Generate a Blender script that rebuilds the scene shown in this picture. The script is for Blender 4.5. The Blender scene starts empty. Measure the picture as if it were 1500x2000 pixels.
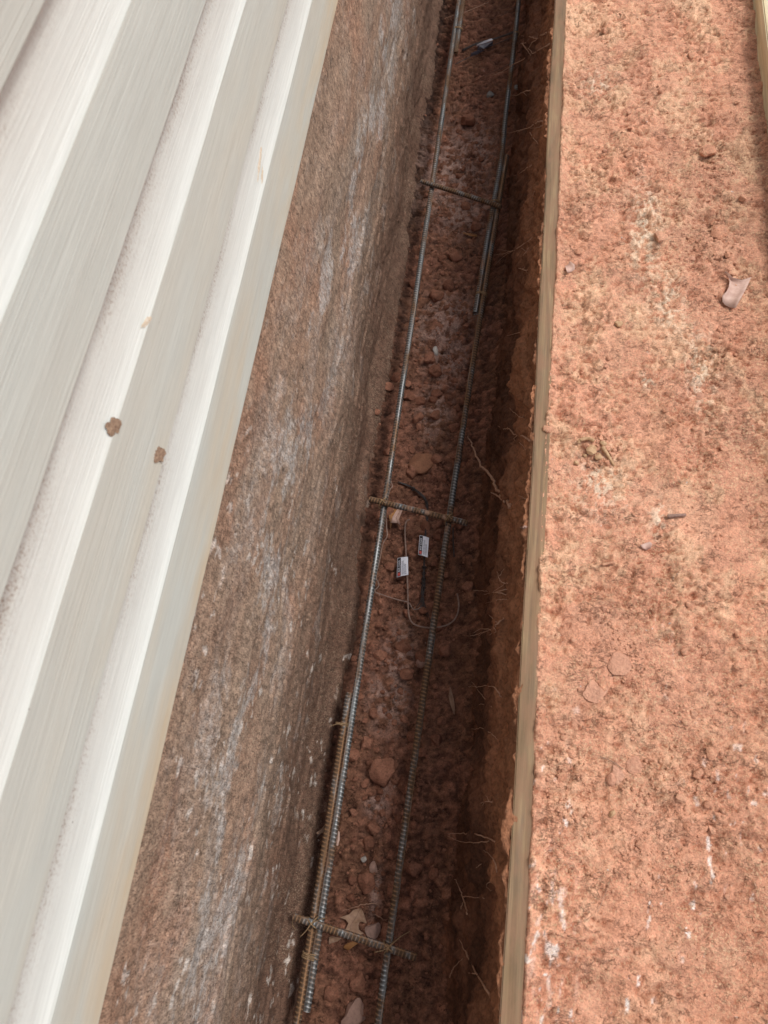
import bpy, bmesh, math, random
import numpy as np
from mathutils import Vector, Matrix

random.seed(11)
rng = np.random.default_rng(7)
S = bpy.context.scene
COL = S.collection

# ------------------------------------------------------------------ camera
# X across the trench (right +), Y along the trench, Z up; trench bottom is z = 0
F_PX, CAMZ = 1450.0, 2.05
V = Vector((460, 3340, -F_PX)).normalized()          # world +Y seen in camera axes
N0 = Vector((192, -655, -F_PX))
UPc = -(N0 - V * N0.dot(V)).normalized()             # world +Z in camera axes
XC = V.cross(UPc).normalized()                       # world +X in camera axes
R_w = Matrix((XC, V, UPc))                           # camera -> world rotation
CAM = Vector((0, 0, CAMZ))
cd = bpy.data.cameras.new("camera"); cam = bpy.data.objects.new("camera", cd); COL.objects.link(cam)
cam.matrix_world = Matrix.Translation(CAM) @ R_w.to_4x4()
cd.sensor_fit = 'VERTICAL'; cd.sensor_height = 36.0; cd.lens = F_PX / 2000 * 36.0
cd.clip_start = 0.02; cd.clip_end = 500
cd.dof.use_dof = True; cd.dof.focus_distance = 2.0; cd.dof.aperture_fstop = 7.0
S.camera = cam

def ray(px, py):
    return R_w @ Vector(((px - 750) / F_PX, -(py - 1000) / F_PX, -1.0))
def pz(px, py, z):                                   # where the photo's sight line meets the height z
    d = ray(px, py); t = (z - CAMZ) / d.z
    return CAM + d * t
def px_(px, py, x):                                  # ... meets the vertical plane X = x
    d = ray(px, py); t = x / d.x
    return CAM + d * t

# ------------------------------------------------------------------ numpy noise
_P = rng.permutation(65536).astype(np.int64)
def _h(ix, iy, seed):
    return _P[(_P[(ix + seed * 131) & 65535] + iy * 7 + seed * 977) & 65535]
def pn(x, y, seed=0):
    ix = np.floor(x).astype(np.int64); iy = np.floor(y).astype(np.int64)
    fx = x - ix; fy = y - iy
    u = fx * fx * fx * (fx * (fx * 6 - 15) + 10); v = fy * fy * fy * (fy * (fy * 6 - 15) + 10)
    def g(a, b, dx, dy):
        t = _h(a, b, seed) * (2 * np.pi / 65536.0)
        return np.cos(t) * dx + np.sin(t) * dy
    n00 = g(ix, iy, fx, fy); n10 = g(ix + 1, iy, fx - 1, fy)
    n01 = g(ix, iy + 1, fx, fy - 1); n11 = g(ix + 1, iy + 1, fx - 1, fy - 1)
    return (n00 * (1 - u) + n10 * u) * (1 - v) + (n01 * (1 - u) + n11 * u) * v * 1.0
def fbm(x, y, seed=0, octs=4, gain=0.5):
    a, s, f = 1.0, 0.0, 1.0
    for k in range(octs):
        s = s + a * pn(x * f, y * f, seed + k * 17); a *= gain; f *= 2.03
    return s * 1.4
def ridge(x, y, seed=0, octs=3):
    a, s, f = 1.0, 0.0, 1.0
    for k in range(octs):
        s = s + a * (1 - np.abs(pn(x * f, y * f, seed + k * 13)) * 2.4); a *= .5; f *= 2.1
    return s / 1.75
def lumps(x, y, cell, seed, dens=0.6, rmin=.2, rmax=.6, power=.5):
    """rounded clods scattered in cells: height (in units of cell) and an id field"""
    gx = x / cell; gy = y / cell
    ix = np.floor(gx).astype(np.int64); iy = np.floor(gy).astype(np.int64)
    H = np.zeros_like(gx); ID = np.zeros_like(gx)
    for a in (-1, 0, 1):
        for b in (-1, 0, 1):
            cx = ix + a; cy = iy + b
            h1 = _h(cx, cy, seed) / 65536.0; h2 = _h(cx, cy, seed + 5) / 65536.0
            h3 = _h(cx, cy, seed + 9) / 65536.0; h4 = _h(cx, cy, seed + 14) / 65536.0
            r = rmin + (rmax - rmin) * h3 ** 2.2
            th = h4 * 6.283; ex = 0.65 + 0.35 * h3
            dx = gx - cx - h1; dy = gy - cy - h2
            ux = dx * np.cos(th) + dy * np.sin(th); uy = (-dx * np.sin(th) + dy * np.cos(th)) / ex
            d2 = 1 - (ux * ux + uy * uy) / (r * r)
            hh = np.where((d2 > 0) & (h4 < dens), r * np.clip(d2, 0, 1) ** power, 0)
            m = hh > H; H = np.where(m, hh, H); ID = np.where(m, h2 + .001, ID)
    return H, ID
def sm(x, a, b):
    t = np.clip((x - a) / (b - a), 0, 1); return t * t * (3 - 2 * t)

# ------------------------------------------------------------------ object helpers
def link(o, parent=None):
    COL.objects.link(o)
    if parent: o.parent = parent
    return o
def tag(o, label=None, cat=None, group=None, kind=None):
    if label: o["label"] = label
    if cat: o["category"] = cat
    if group: o["group"] = group
    if kind: o["kind"] = kind
    return o
def empty(name, loc, label, cat, group=None):
    o = bpy.data.objects.new(name, None); o.location = loc; o.empty_display_size = .05
    link(o); tag(o, label, cat, group); return o
def mesh_np(name, verts, faces, mat, parent=None, col=None, smooth=True):
    me = bpy.data.meshes.new(name)
    verts = np.asarray(verts, dtype=np.float32); faces = np.asarray(faces, dtype=np.int32)
    me.vertices.add(len(verts)); me.vertices.foreach_set("co", verts.ravel())
    k = faces.shape[1]
    me.loops.add(faces.size); me.loops.foreach_set("vertex_index", faces.ravel())
    me.polygons.add(len(faces)); me.polygons.foreach_set("loop_start", np.arange(0, faces.size, k, dtype=np.int32))
    if smooth: me.polygons.foreach_set("use_smooth", np.ones(len(faces), dtype=bool))
    if col is not None:
        at = me.color_attributes.new("Col", 'FLOAT_COLOR', 'POINT')
        c = np.ones((len(verts), 4), dtype=np.float32); c[:, :col.shape[1]] = col
        at.data.foreach_set("color", c.ravel())
    me.update(calc_edges=True); me.validate()
    me.materials.append(mat)
    o = bpy.data.objects.new(name, me)
    return link(o, parent)
def mesh_py(name, verts, faces, mat, parent=None, smooth=False):
    me = bpy.data.meshes.new(name); me.from_pydata([tuple(v) for v in verts], [], faces)
    me.polygons.foreach_set("use_smooth", [smooth] * len(me.polygons)); me.update()
    me.materials.append(mat)
    o = bpy.data.objects.new(name, me)
    return link(o, parent)
def grid_faces(nu, nv):
    i = np.arange(nu - 1)[:, None] * nv + np.arange(nv - 1)[None, :]
    i = i.ravel()
    return np.stack([i, i + nv, i + nv + 1, i + 1], axis=1)
def local(o_parent, pts):
    c = Vector(o_parent.location); return [Vector(p) - c for p in pts]
def catmull(pts, n):
    P = [Vector(p) for p in pts]
    if len(P) < 3:
        return [P[0].lerp(P[1], k / n) for k in range(n + 1)]
    P = [P[0] * 2 - P[1]] + P + [P[-1] * 2 - P[-2]]
    out = []
    for i in range(1, len(P) - 2):
        for k in range(n):
            t = k / n
            out.append(0.5 * ((2 * P[i]) + (-P[i - 1] + P[i + 1]) * t + (2 * P[i - 1] - 5 * P[i] + 4 * P[i + 1] - P[i + 2]) * t * t
                              + (-P[i - 1] + 3 * P[i] - 3 * P[i + 1] + P[i + 2]) * t ** 3))
    out.append(P[-2]); return out
def tube_data(path, rad, sides=7):
    vs, fs = [], []
    n = len(path); prev = None
    for i, p in enumerate(path):
        d = (path[min(i + 1, n - 1)] - path[max(i - 1, 0)])
        d = d.normalized() if d.length > 1e-9 else Vector((0, 1, 0))
        a = prev - d * prev.dot(d) if prev is not None else d.orthogonal()
        a.normalize(); prev = a; b = d.cross(a)
        r = rad(i / (n - 1)) if callable(rad) else rad
        for k in range(sides):
            t = 2 * math.pi * k / sides
            vs.append(p + a * (r * math.cos(t)) + b * (r * math.sin(t)))
    for i in range(n - 1):
        for k in range(sides):
            k2 = (k + 1) % sides
            fs.append((i * sides + k, i * sides + k2, (i + 1) * sides + k2, (i + 1) * sides + k))
    fs.append(tuple(range(sides))[::-1]); fs.append(tuple((n - 1) * sides + k for k in range(sides)))
    return vs, fs
def tubes(name, specs, mat, parent=None, sides=7, origin=None):
    vs, fs = [], []
    for path, rad in specs:
        v, f = tube_data(path, rad, sides); o = len(vs)
        vs += v; fs += [tuple(q + o for q in g) for g in f]
    org = origin if origin is not None else (parent.location if parent else specs[0][0][0])
    org = Vector(org)
    ob = mesh_py(name, [Vector(v) - org for v in vs], fs, mat, parent, True)
    if not parent: ob.location = org
    return ob
def box_bev(name, x0, x1, y0, y1, z0, z1, mat, bev=.003, seg=2, parent=None, ny=1, wob=None):
    bm = bmesh.new()
    c = Vector(((x0 + x1) / 2, (y0 + y1) / 2, (z0 + z1) / 2))
    bmesh.ops.create_cube(bm, size=1)
    for v in bm.verts: v.co = Vector((v.co.x * (x1 - x0), v.co.y * (y1 - y0), v.co.z * (z1 - z0)))
    bmesh.ops.bevel(bm, geom=list(bm.edges), offset=bev, segments=seg, affect='EDGES')
    if ny > 1:
        for k in range(1, ny):
            yy = (y0 - y1) / 2 + (y1 - y0) * k / ny
            bmesh.ops.bisect_plane(bm, geom=list(bm.verts) + list(bm.edges) + list(bm.faces), plane_co=(0, yy, 0), plane_no=(0, 1, 0))
    if wob:
        for v in bm.verts: v.co += wob(v.co, c)
    me = bpy.data.meshes.new(name); bm.to_mesh(me); bm.free(); me.materials.append(mat)
    o = bpy.data.objects.new(name, me); o.location = c
    return link(o, parent)

# ------------------------------------------------------------------ materials
class NT:
    def __init__(s, name):
        s.m = bpy.data.materials.new(name); s.m.use_nodes = True
        s.t = s.m.node_tree; s.b = s.t.nodes["Principled BSDF"]; s.o = s.t.nodes["Material Output"]
    def n(s, kind, **kw):
        nd = s.t.nodes.new(kind)
        for k, v in kw.items():
            if k.startswith("i_"): nd.inputs[k[2:].replace("_", " ")].default_value = v
            else: setattr(nd, k, v)
        return nd
    def l(s, a, b): s.t.links.new(a, b)
    def coord(s, scale=(1, 1, 1), kind="Object"):
        if kind == "World": g = s.n("ShaderNodeNewGeometry").outputs["Position"]
        else: g = s.n("ShaderNodeTexCoord").outputs[kind]
        mp = s.n("ShaderNodeMapping"); mp.inputs["Scale"].default_value = scale
        s.l(g, mp.inputs["Vector"]); return mp.outputs["Vector"]
    def noise(s, vec, scale, detail=4, rough=.55, dist=0):
        nd = s.n("ShaderNodeTexNoise"); nd.inputs["Scale"].default_value = scale
        nd.inputs["Detail"].default_value = detail; nd.inputs["Roughness"].default_value = rough
        nd.inputs["Distortion"].default_value = dist
        s.l(vec, nd.inputs["Vector"]); return nd.outputs["Fac"]
    def voro(s, vec, scale, feature='F1', out="Distance", rand=1):
        nd = s.n("ShaderNodeTexVoronoi", feature=feature); nd.inputs["Scale"].default_value = scale
        nd.inputs["Randomness"].default_value = rand
        s.l(vec, nd.inputs["Vector"]); return nd.outputs[out]
    def ramp(s, fac, stops, interp='LINEAR'):
        r = s.n("ShaderNodeValToRGB"); r.color_ramp.interpolation = interp
        e = r.color_ramp.elements
        while len(e) < len(stops): e.new(.5)
        for k, (p, c) in enumerate(stops):
            e[k].position = p; e[k].color = (c, c, c, 1) if isinstance(c, (int, float)) else (*c, 1)
        s.l(fac, r.inputs["Fac"]); return r.outputs["Color"]
    def mix(s, fac, a, b, mode='MIX'):
        m = s.n("ShaderNodeMix", data_type='RGBA', blend_type=mode)
        for sock, v in ((m.inputs[0], fac), (m.inputs[6], a), (m.inputs[7], b)):
            if isinstance(v, (int, float)): sock.default_value = v
            elif isinstance(v, tuple): sock.default_value = (*v, 1)
            else: s.l(v, sock)
        return m.outputs[2]
    def math(s, op, a, b=0.0):
        m = s.n("ShaderNodeMath", operation=op)
        for i, v in enumerate((a, b)):
            if isinstance(v, (int, float)): m.inputs[i].default_value = v
            else: s.l(v, m.inputs[i])
        return m.outputs[0]
    def bump(s, h, strength=.5, dist=.001, prev=None):
        b = s.n("ShaderNodeBump"); b.inputs["Strength"].default_value = strength; b.inputs["Distance"].default_value = dist
        s.l(h, b.inputs["Height"])
        if prev is not None: s.l(prev, b.inputs["Normal"])
        return b.outputs["Normal"]
    def fin(s, color=None, rough=None, normal=None, metal=None, spec=None):
        for v, k in ((color, "Base Color"), (rough, "Roughness"), (normal, "Normal"), (metal, "Metallic"), (spec, "Specular IOR Level")):
            if v is None: continue
            if isinstance(v, (int, float)): s.b.inputs[k].default_value = v
            elif isinstance(v, tuple): s.b.inputs[k].default_value = (*v, 1)
            else: s.l(v, s.b.inputs[k])
        return s.m

def m_clay(name, grain=900, gstr=.8, gdist=.002, contrast=.35, tan=None, tan_amt=.0, white=.0, stretch=(1, 1, 1), rough=.85, spec=.25, base=None, crack=0.0, ccol=(.10, .045, .03), wetgloss=False):
    k = NT(name)
    if base is None:
        at = k.n("ShaderNodeVertexColor", layer_name="Col").outputs["Color"]
    else:
        rg = k.n("ShaderNodeObjectInfo").outputs["Random"]
        at = k.mix(rg, base[0], base[1])
    v = k.coord(stretch, "World")
    n1 = k.noise(v, grain * .12, 5, .6); n2 = k.noise(v, grain * .45, 4, .65); vo = k.voro(v, grain * .5)
    shade = k.ramp(n2, [(.28, 1 - contrast), (.5, 1.0), (.75, 1 + contrast * .55)])
    c = k.mix(1.0, at, shade, 'MULTIPLY')
    sh2 = k.ramp(n1, [(.3, 1 - contrast * .5), (.7, 1 + contrast * .35)])
    c = k.mix(1.0, c, sh2, 'MULTIPLY')
    if tan_amt > 0:                                      # sandy grains lying in the clay
        tn = k.math('MULTIPLY', k.ramp(k.noise(v, grain * .33, 4, .7), [(.52, 0.0), (.62, 1.0)]),
                    k.ramp(k.noise(v, 9, 4, .6), [(.38, .15), (.62, 1.0)]))
        c = k.mix(k.math('MULTIPLY', tn, tan_amt), c, tan)
    if white > 0:
        wn = k.math('MULTIPLY', k.ramp(k.noise(v, grain * .16, 3, .6), [(.69, 0.0), (.73, 1.0)]), k.ramp(k.noise(v, 13, 2), [(.5, 0.0), (.62, 1.0)]))
        c = k.mix(k.math('MULTIPLY', wn, white), c, (.72, .66, .6))
    pits = k.ramp(vo, [(.05, .0), (.45, 1.0)])
    h = k.math('ADD', k.math('MULTIPLY', n2, 1.0), k.math('MULTIPLY', pits, .35))
    if crack > 0:                                        # hairline drying cracks, in patches
        cn = k.noise(k.coord((.62, 1, 1), "World"), 62, 4, .62, .6)
        ln = k.ramp(k.math('ABSOLUTE', k.math('SUBTRACT', cn, .5)), [(.006, 1.0), (.026, 0.0)])
        ln = k.math('MULTIPLY', ln, k.ramp(k.noise(v, 24, 3, .6), [(.47, 0.0), (.60, 1.0)]))
        c = k.mix(k.math('MULTIPLY', ln, crack), c, ccol)
        h = k.math('SUBTRACT', h, k.math('MULTIPLY', ln, .9))
    if wetgloss:                                         # slick smeared clay where the vertex colour is pale
        sp_ = k.n("ShaderNodeSeparateColor"); k.l(at, sp_.inputs[0])
        rough = k.ramp(sp_.outputs[2], [(.09, .85), (.19, .42)])
    nb = k.bump(n1, gstr * .6, gdist * 2.5)
    nb = k.bump(h, gstr, gdist, nb)
    return k.fin(c, rough, nb, 0, spec)

M_ground = m_clay("sunlit_red_clay", 640, .9, .0028, .42, (.72, .49, .30), .8, .8, crack=.38, ccol=(.22, .095, .055))
M_floor = m_clay("damp_trench_clay", 520, .9, .003, .55, (.30, .16, .095), .3, .25, crack=.8, ccol=(.035, .015, .01), wetgloss=True)
M_bank = m_clay("scraped_bank_clay", 900, .6, .0016, .85, (.50, .38, .27), .55, 0, (1, 1, .45), crack=.6, ccol=(.08, .045, .03))
M_lip = m_clay("cut_clay_wall", 420, .9, .003, .55, (.32, .16, .09), .2, 0, (1, .7, 1))
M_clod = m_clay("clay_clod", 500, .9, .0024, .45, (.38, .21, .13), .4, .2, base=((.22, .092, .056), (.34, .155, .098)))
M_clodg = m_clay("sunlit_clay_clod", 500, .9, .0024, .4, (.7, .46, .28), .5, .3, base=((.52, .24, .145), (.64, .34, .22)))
M_plate = m_clay("pink_clay_plate", 400, .8, .0024, .3, (.7, .46, .3), .3, .2, base=((.54, .27, .175), (.58, .31, .21)))
M_stone_w = m_clay("white_quartz_stone", 300, .4, .001, .2, (.5, .4, .3), .3, 0, base=((.50, .47, .43), (.42, .38, .34)), rough=.6, spec=.5)
M_stone_p = m_clay("pinkish_stone", 300, .4, .001, .25, (.4, .25, .18), .4, 0, base=((.36, .22, .17), (.40, .26, .21)), rough=.7)
M_stone_g = m_clay("grey_stone", 300, .5, .001, .3, (.3, .2, .15), .3, 0, base=((.20, .20, .19), (.28, .27, .25)), rough=.7)
M_stone_t = m_clay("tan_clay_rock", 400, .6, .002, .3, (.4, .22, .13), .4, .2, base=((.28, .13, .075), (.30, .14, .08)))

def m_siding():
    k = NT("cream_vinyl_siding")
    at = k.n("ShaderNodeVertexColor", layer_name="Col")
    sep = k.n("ShaderNodeSeparateColor"); k.l(at.outputs["Color"], sep.inputs[0])
    # R: how close below the lap above (dirt plus painted lap shadow), G: face (1) or cove (0), B: yellow stain
    v = k.coord((1, .010, 1), "World"); vw = k.coord((1, 1, 1), "World")
    wood = k.noise(v, 230, 5, .6, 0)
    wood2 = k.noise(k.coord((1, .008, 1), "World"), 620, 3, .5)
    c = k.mix(sep.outputs[1], (.735, .775, .735), (.59, .635, .59))  # cove paler than face: sky light painted into the vinyl colour
    c = k.mix(k.math('MULTIPLY', sep.outputs[2], k.ramp(k.noise(k.coord((1, .2, 1), "World"), 14, 4), [(.35, 0.1), (.7, 1.0)])), c, (.66, .52, .33))
    c = k.mix(1.0, c, k.ramp(wood, [(.3, .975), (.7, 1.015)]), 'MULTIPLY')
    c = k.mix(1.0, c, k.ramp(k.noise(k.coord((1, .03, 1), 'World'), 380, 3, .6), [(.36, .93), (.62, 1.03)]), 'MULTIPLY')
    speck = k.ramp(k.noise(vw, 240, 4, .75), [(.50, 0.0), (.62, 1.0)])
    dirt_shade = k.math('MULTIPLY', k.math('MULTIPLY', sep.outputs[0], k.ramp(k.noise(k.coord((1, .4, 1), "World"), 9, 4), [(.36, .25), (.58, 1.0)])),
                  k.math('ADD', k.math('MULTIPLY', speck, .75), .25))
    c = k.mix(k.math('MULTIPLY', dirt_shade, .95), c, (.27, .19, .135))
    spots = k.ramp(k.voro(vw, 26, 'F1'), [(.018, 1.0), (.03, 0.0)])
    spots = k.math('MULTIPLY', spots, k.ramp(k.noise(vw, 6, 1), [(.52, 0.0), (.56, 1.0)]))
    c = k.mix(k.math('MULTIPLY', spots, .8), c, (.13, .09, .07))
    film = k.ramp(k.noise(k.coord((1, .3, 1), "World"), 5, 5, .6), [(.4, 0.0), (.8, 1.0)])
    c = k.mix(k.math('MULTIPLY', film, .22), c, (.62, .55, .45))
    h = k.math('ADD', k.math('MULTIPLY', wood, .7), k.math('MULTIPLY', wood2, .5))
    nb = k.bump(k.noise(k.coord((1, .12, 1), "World"), 6, 2), .25, .02)
    nb = k.bump(h, .45, .0018, nb)
    return k.fin(c, k.ramp(wood, [(.3, .42), (.7, .55)]), nb, 0, .4)
M_siding = m_siding()

def m_wood(name, ca, cb, cg, grime=.4, gcol=(.35, .2, .12), rough=.75):
    k = NT(name)
    v = k.coord((1, .05, 1), "World")
    w = k.noise(v, 55, 5, .6, 1.3); fine = k.noise(k.coord((1, .02, 1), "World"), 480, 4, .6)
    rings = k.n("ShaderNodeTexWave", wave_type='BANDS', bands_direction='X')
    rings.inputs["Scale"].default_value = 16; rings.inputs["Distortion"].default_value = 22
    rings.inputs["Detail"].default_value = 3; rings.inputs["Detail Scale"].default_value = .8
    k.l(k.coord((1, .09, 1), "World"), rings.inputs["Vector"])
    c = k.mix(k.math("MULTIPLY", k.ramp(rings.outputs["Fac"], [(.3, 0.0), (.8, 1.0)]), .85), ca, cb)
    c = k.mix(k.math('MULTIPLY', k.ramp(w, [(.42, 0.0), (.7, 1.0)]), .55), c, cg)
    c = k.mix(1.0, c, k.ramp(fine, [(.3, .78), (.7, 1.12)]), 'MULTIPLY')
    c = k.mix(1.0, c, k.ramp(k.noise(k.coord((1, .22, 1), "World"), 12, 4, .6), [(.3, .78), (.7, 1.18)]), 'MULTIPLY')
    gr = k.ramp(k.noise(k.coord((1, .4, 1), "World"), 34, 6, .7), [(.42, 0.0), (.62, 1.0)])
    c = k.mix(k.math('MULTIPLY', gr, grime), c, gcol)
    nb = k.bump(k.math('ADD', fine, k.math('MULTIPLY', rings.outputs["Fac"], .3)), .4, .0012)
    return k.fin(c, rough, nb, 0, .2)
M_board = m_wood("muddy_form_lumber", (.31, .21, .118), (.22, .14, .078), (.155, .115, .085), .75, (.27, .155, .095))
M_board2 = m_wood("fresh_form_lumber", (.70, .63, .43), (.62, .52, .32), (.56, .50, .36), .12, (.4, .26, .15))
M_grey = m_clay("grey_parged_edge", 500, .5, .001, .3, (.3, .22, .17), .5, 0, base=((.24, .21, .20), (.24, .21, .20)))

def m_steel(name, rust):
    k = NT(name)
    v = k.coord((1, .25, 1), "World"); vw = k.coord((1, 1, 1), "World")
    n = k.noise(v, 30, 5, .7); n2 = k.noise(vw, 420, 4, .7)
    f = k.math('ADD', k.math('MULTIPLY', n, .75), k.math('MULTIPLY', n2, .3))
    a = .62 - rust * .22
    mk = k.ramp(f, [(a - .05, 0.0), (a + .07, 1.0)])
    steel = k.mix(k.ramp(k.noise(vw, 300, 3), [(.35, 0.0), (.65, 1.0)]), (.23, .25, .26), (.38, .40, .405))
    ru = k.mix(k.ramp(n2, [(.35, 0.0), (.65, 1.0)]), (.13, .065, .03), (.30, .165, .08))
    c = k.mix(mk, steel, ru)
    vc = k.n("ShaderNodeVertexColor", layer_name="Col").outputs["Color"]
    c = k.mix(1.0, c, k.ramp(vc, [(0, .34), (.75, 1.25)]), "MULTIPLY")  # rib shading painted in: dark valleys, bright ribs
    clay = k.ramp(k.noise(v, 17, 5, .75), [(.60, 0.0), (.68, .85)])
    c = k.mix(clay, c, (.34, .20, .135))
    metal = k.math('MULTIPLY', k.math('SUBTRACT', 1.0, mk), .55)
    ro = k.math('ADD', k.math('MULTIPLY', mk, .4), .42)
    return k.fin(c, ro, k.bump(n2, .5, .0005), metal, .5)
M_st_a = m_steel("bare_steel_rebar", .42)
M_st_b = m_steel("rusty_steel_rebar", .66)
M_st_c = m_steel("very_rusty_rebar", .84)
def m_flat(name, c1, c2, scale, rough=.6, metal=0, bump=.2, stretch=(1, 1, 1)):
    k = NT(name); v = k.coord(stretch, "World"); n = k.noise(v, scale, 4, .6)
    return k.fin(k.mix(k.ramp(n, [(.35, 0.0), (.65, 1.0)]), c1, c2), rough, k.bump(n, bump, .0006), metal, .4)
M_wire = m_flat("dark_tie_wire", (.05, .045, .045), (.11, .09, .085), 200, .45, .6)
M_wire_c = m_flat("clay_coated_wire", (.26, .17, .135), (.36, .25, .20), 120, .7, .1)
M_tie = m_flat("rusty_tie_wire", (.20, .12, .06), (.40, .27, .15), 300, .7, .2)
M_root = m_flat("pale_root_bark", (.34, .19, .125), (.52, .32, .22), 260, .8)
M_root2 = m_flat("dark_root_bark", (.14, .07, .045), (.23, .12, .08), 260, .8)
M_leaf = m_flat("dry_brown_leaf", (.34, .20, .13), (.46, .30, .20), 90, .6, 0, .5)
M_leaf2 = m_flat("pinkish_dry_leaf", (.48, .30, .24), (.60, .41, .33), 70, .55, 0, .5)
M_leaf3 = m_flat("orange_dry_leaf", (.36, .16, .05), (.45, .22, .08), 90, .6, 0, .5)
M_vein = m_flat("leaf_midrib", (.26, .15, .10), (.34, .21, .14), 90, .7)
M_tagw = m_flat("white_tag_paper", (.72, .73, .80), (.80, .81, .87), 60, .45, 0, .1)
M_tagk = m_flat("black_tag_print", (.015, .015, .02), (.03, .03, .04), 60, .4, 0, .05)
M_tagr = m_flat("red_tag_print", (.62, .10, .09), (.70, .16, .14), 60, .45, 0, .05)
M_tagg = m_flat("grey_tag_print", (.16, .17, .22), (.24, .25, .3), 600, .45, 0, .05)
M_twig = m_flat("grey_brown_twig", (.22, .13, .10), (.34, .22, .17), 200, .8)
M_mud = m_flat("dried_brown_mud", (.19, .12, .08), (.40, .28, .19), 300, .9, 0, .8)
M_smear = m_flat("orange_clay_smear", (.62, .50, .36), (.73, .68, .58), 200, .8, 0, .3)
M_bark = m_flat("rotten_wood_crumb", (.40, .24, .13), (.58, .38, .22), 160, .85, 0, .8)

# ------------------------------------------------------------------ the trench: floor, bank, right wall, ground
YA, YB = -1.7, 6.0
def ys(lo, hi, step):
    a = np.linspace(YA, lo, 60)[:-1]; b = np.arange(lo, hi, step); c = hi + (YB - hi) * np.linspace(0, 1, 160) ** 1.2
    return np.concatenate([a, b, c])

def floor_h(x, y):
    big = .010 * fbm(x * 5, y * 3.2, 3, 3)
    edge = .028 * sm(x, -.36, -.46) + .05 * sm(x, -.16, -.02) ** 1.5
    patch = sm(fbm(x * 4 + 3, y * 3, 31, 3), -.25, .15)
    l1, i1 = lumps(x + .004 * pn(x * 80, y * 80, 7), y + .004 * pn(x * 80 + 9, y * 80, 8), .034, 41, .62, .14, .55, .35)
    l2, i2 = lumps(x + .002 * pn(x * 190, y * 190, 7), y, .014, 52, .8, .25, .6, .5)
    l0, i0 = lumps(x + .006 * pn(x * 45, y * 45, 17), y + .006 * pn(x * 45 + 9, y * 45, 18), .062, 43, .45, .15, .5, .35)
    h = big + edge + l0 * .062 * .40 * patch + l1 * .034 * .75 * (.15 + .85 * patch) + l2 * .014 * .75 * (.3 + .7 * patch) * (.4 + .6 * sm(pn(x * 11, y * 9, 33), -.2, .2))
    h += .0085 * fbm(x * 24, y * 30, 61, 5, .68) - .004 * np.clip(ridge(x * 16, y * 16, 71) - .82, 0, 1) * 6
    return h, i1, i2, patch

X = np.arange(-.50, .06, .0035); Y = ys(-.75, 3.6, .0036)
gx, gy = np.meshgrid(X, Y, indexing='ij')
h, i1, i2, patch = floor_h(gx, gy)
A = np.array([.178, .084, .050]); B = np.array([.50, .33, .27]); C = np.array([.075, .030, .020]); D = np.array([.235, .105, .068])
w = fbm(gx * 7, gy * 5, 81, 4)[..., None]
pk = np.zeros_like(gx)
for (qx, qy, rx, ry) in ((885, 330, .13, .24), (905, 420, .10, .10), (872, 640, .10, .14), (875, 700, .07, .10), (775, 1290, .04, .10), (760, 1360, .05, .09),
                         (930, 290, .07, .12), (738, 1560, .03, .06), (850, 800, .05, .10), (735, 1750, .015, .05)):
    p = pz(qx, qy, 0)
    pk = np.maximum(pk, np.exp(-((gx - p.x) / rx) ** 2 - ((gy - p.y) / ry) ** 2))
pk = pk * sm(fbm(gx * 26, gy * 26, 91, 4, .6), -.30, .20)
col = A + (D - A) * np.clip(.5 + w, 0, 1) * .8
col = col * (1 - .25 * sm(gx, -.15, 0))[..., None]  # shade towards the right wall painted into the floor
def blur(a, n):
    for _ in range(2):
        for ax in (0, 1):
            c_ = np.cumsum(np.pad(a, [(n + 1, n) if q == ax else (0, 0) for q in (0, 1)], mode="edge"), axis=ax)
            a = (np.take(c_, np.arange(2 * n + 1, c_.shape[ax]), axis=ax) - np.take(c_, np.arange(0, c_.shape[ax] - 2 * n - 1), axis=ax)) / (2 * n + 1)
    return a
cav = h - blur(h, 4)                                   # cavity shading painted into the soil: dark hollows, lighter tops
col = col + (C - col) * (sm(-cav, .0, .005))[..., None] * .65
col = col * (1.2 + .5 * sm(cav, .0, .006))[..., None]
col = col * (1 - (.5 + .3 * sm(gy, 1.4, 2.2)) * sm(gx, -.36, -.41))[..., None]  # shadow at the bank foot painted on the floor, stronger at the far end
idc = ((i1 - .5) * .45 * (i1 > 0))[..., None]; col = col * (1 + idc)
col = col + (B - col) * (pk * (.75 + .25 * sm(fbm(gx * 60, gy * 50, 93, 3), -.2, .3)))[..., None]
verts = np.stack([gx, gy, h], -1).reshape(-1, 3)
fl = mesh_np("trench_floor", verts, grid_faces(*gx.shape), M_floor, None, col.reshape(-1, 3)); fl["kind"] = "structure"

# left bank (bucket-scraped earth face below the siding)
Zs = np.concatenate([np.arange(-.05, 1.04, .0038), np.linspace(1.05, 1.16, 6)]); Y = ys(-.95, 3.4, .0042)
gz, gy = np.meshgrid(Zs, Y, indexing='ij')
base = np.interp(gz, [-.05, 0, .06, .2, .5, .8, 1.0, 1.05, 1.2], [-.40, -.425, -.438, -.442, -.452, -.460, -.468, -.49, -.52])
und = (.024 * sm(gz, .10, -.02) + .008 * fbm(gz * 8, gy * 3, 6, 3) * sm(gz, .45, .1)) + .010 * fbm(gz * 3, gy * 1.3, 5, 3) * sm(gz, 1.05, .8)
scr = (.0042 * fbm(gz * 9 + gy * .8, gy * 5.0, 15, 4, .5) + .0011 * fbm(gz * 32, gy * 50, 16, 3, .6)) * sm(gz, 1.03, .95)
chat = .0010 * fbm(gz * 70, gy * 120, 25, 3, .7)
l2, i2 = lumps(gz * .6 + .003 * pn(gz * 90, gy * 90, 3), gy, .022, 141, .35, .15, .5, .5)
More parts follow.
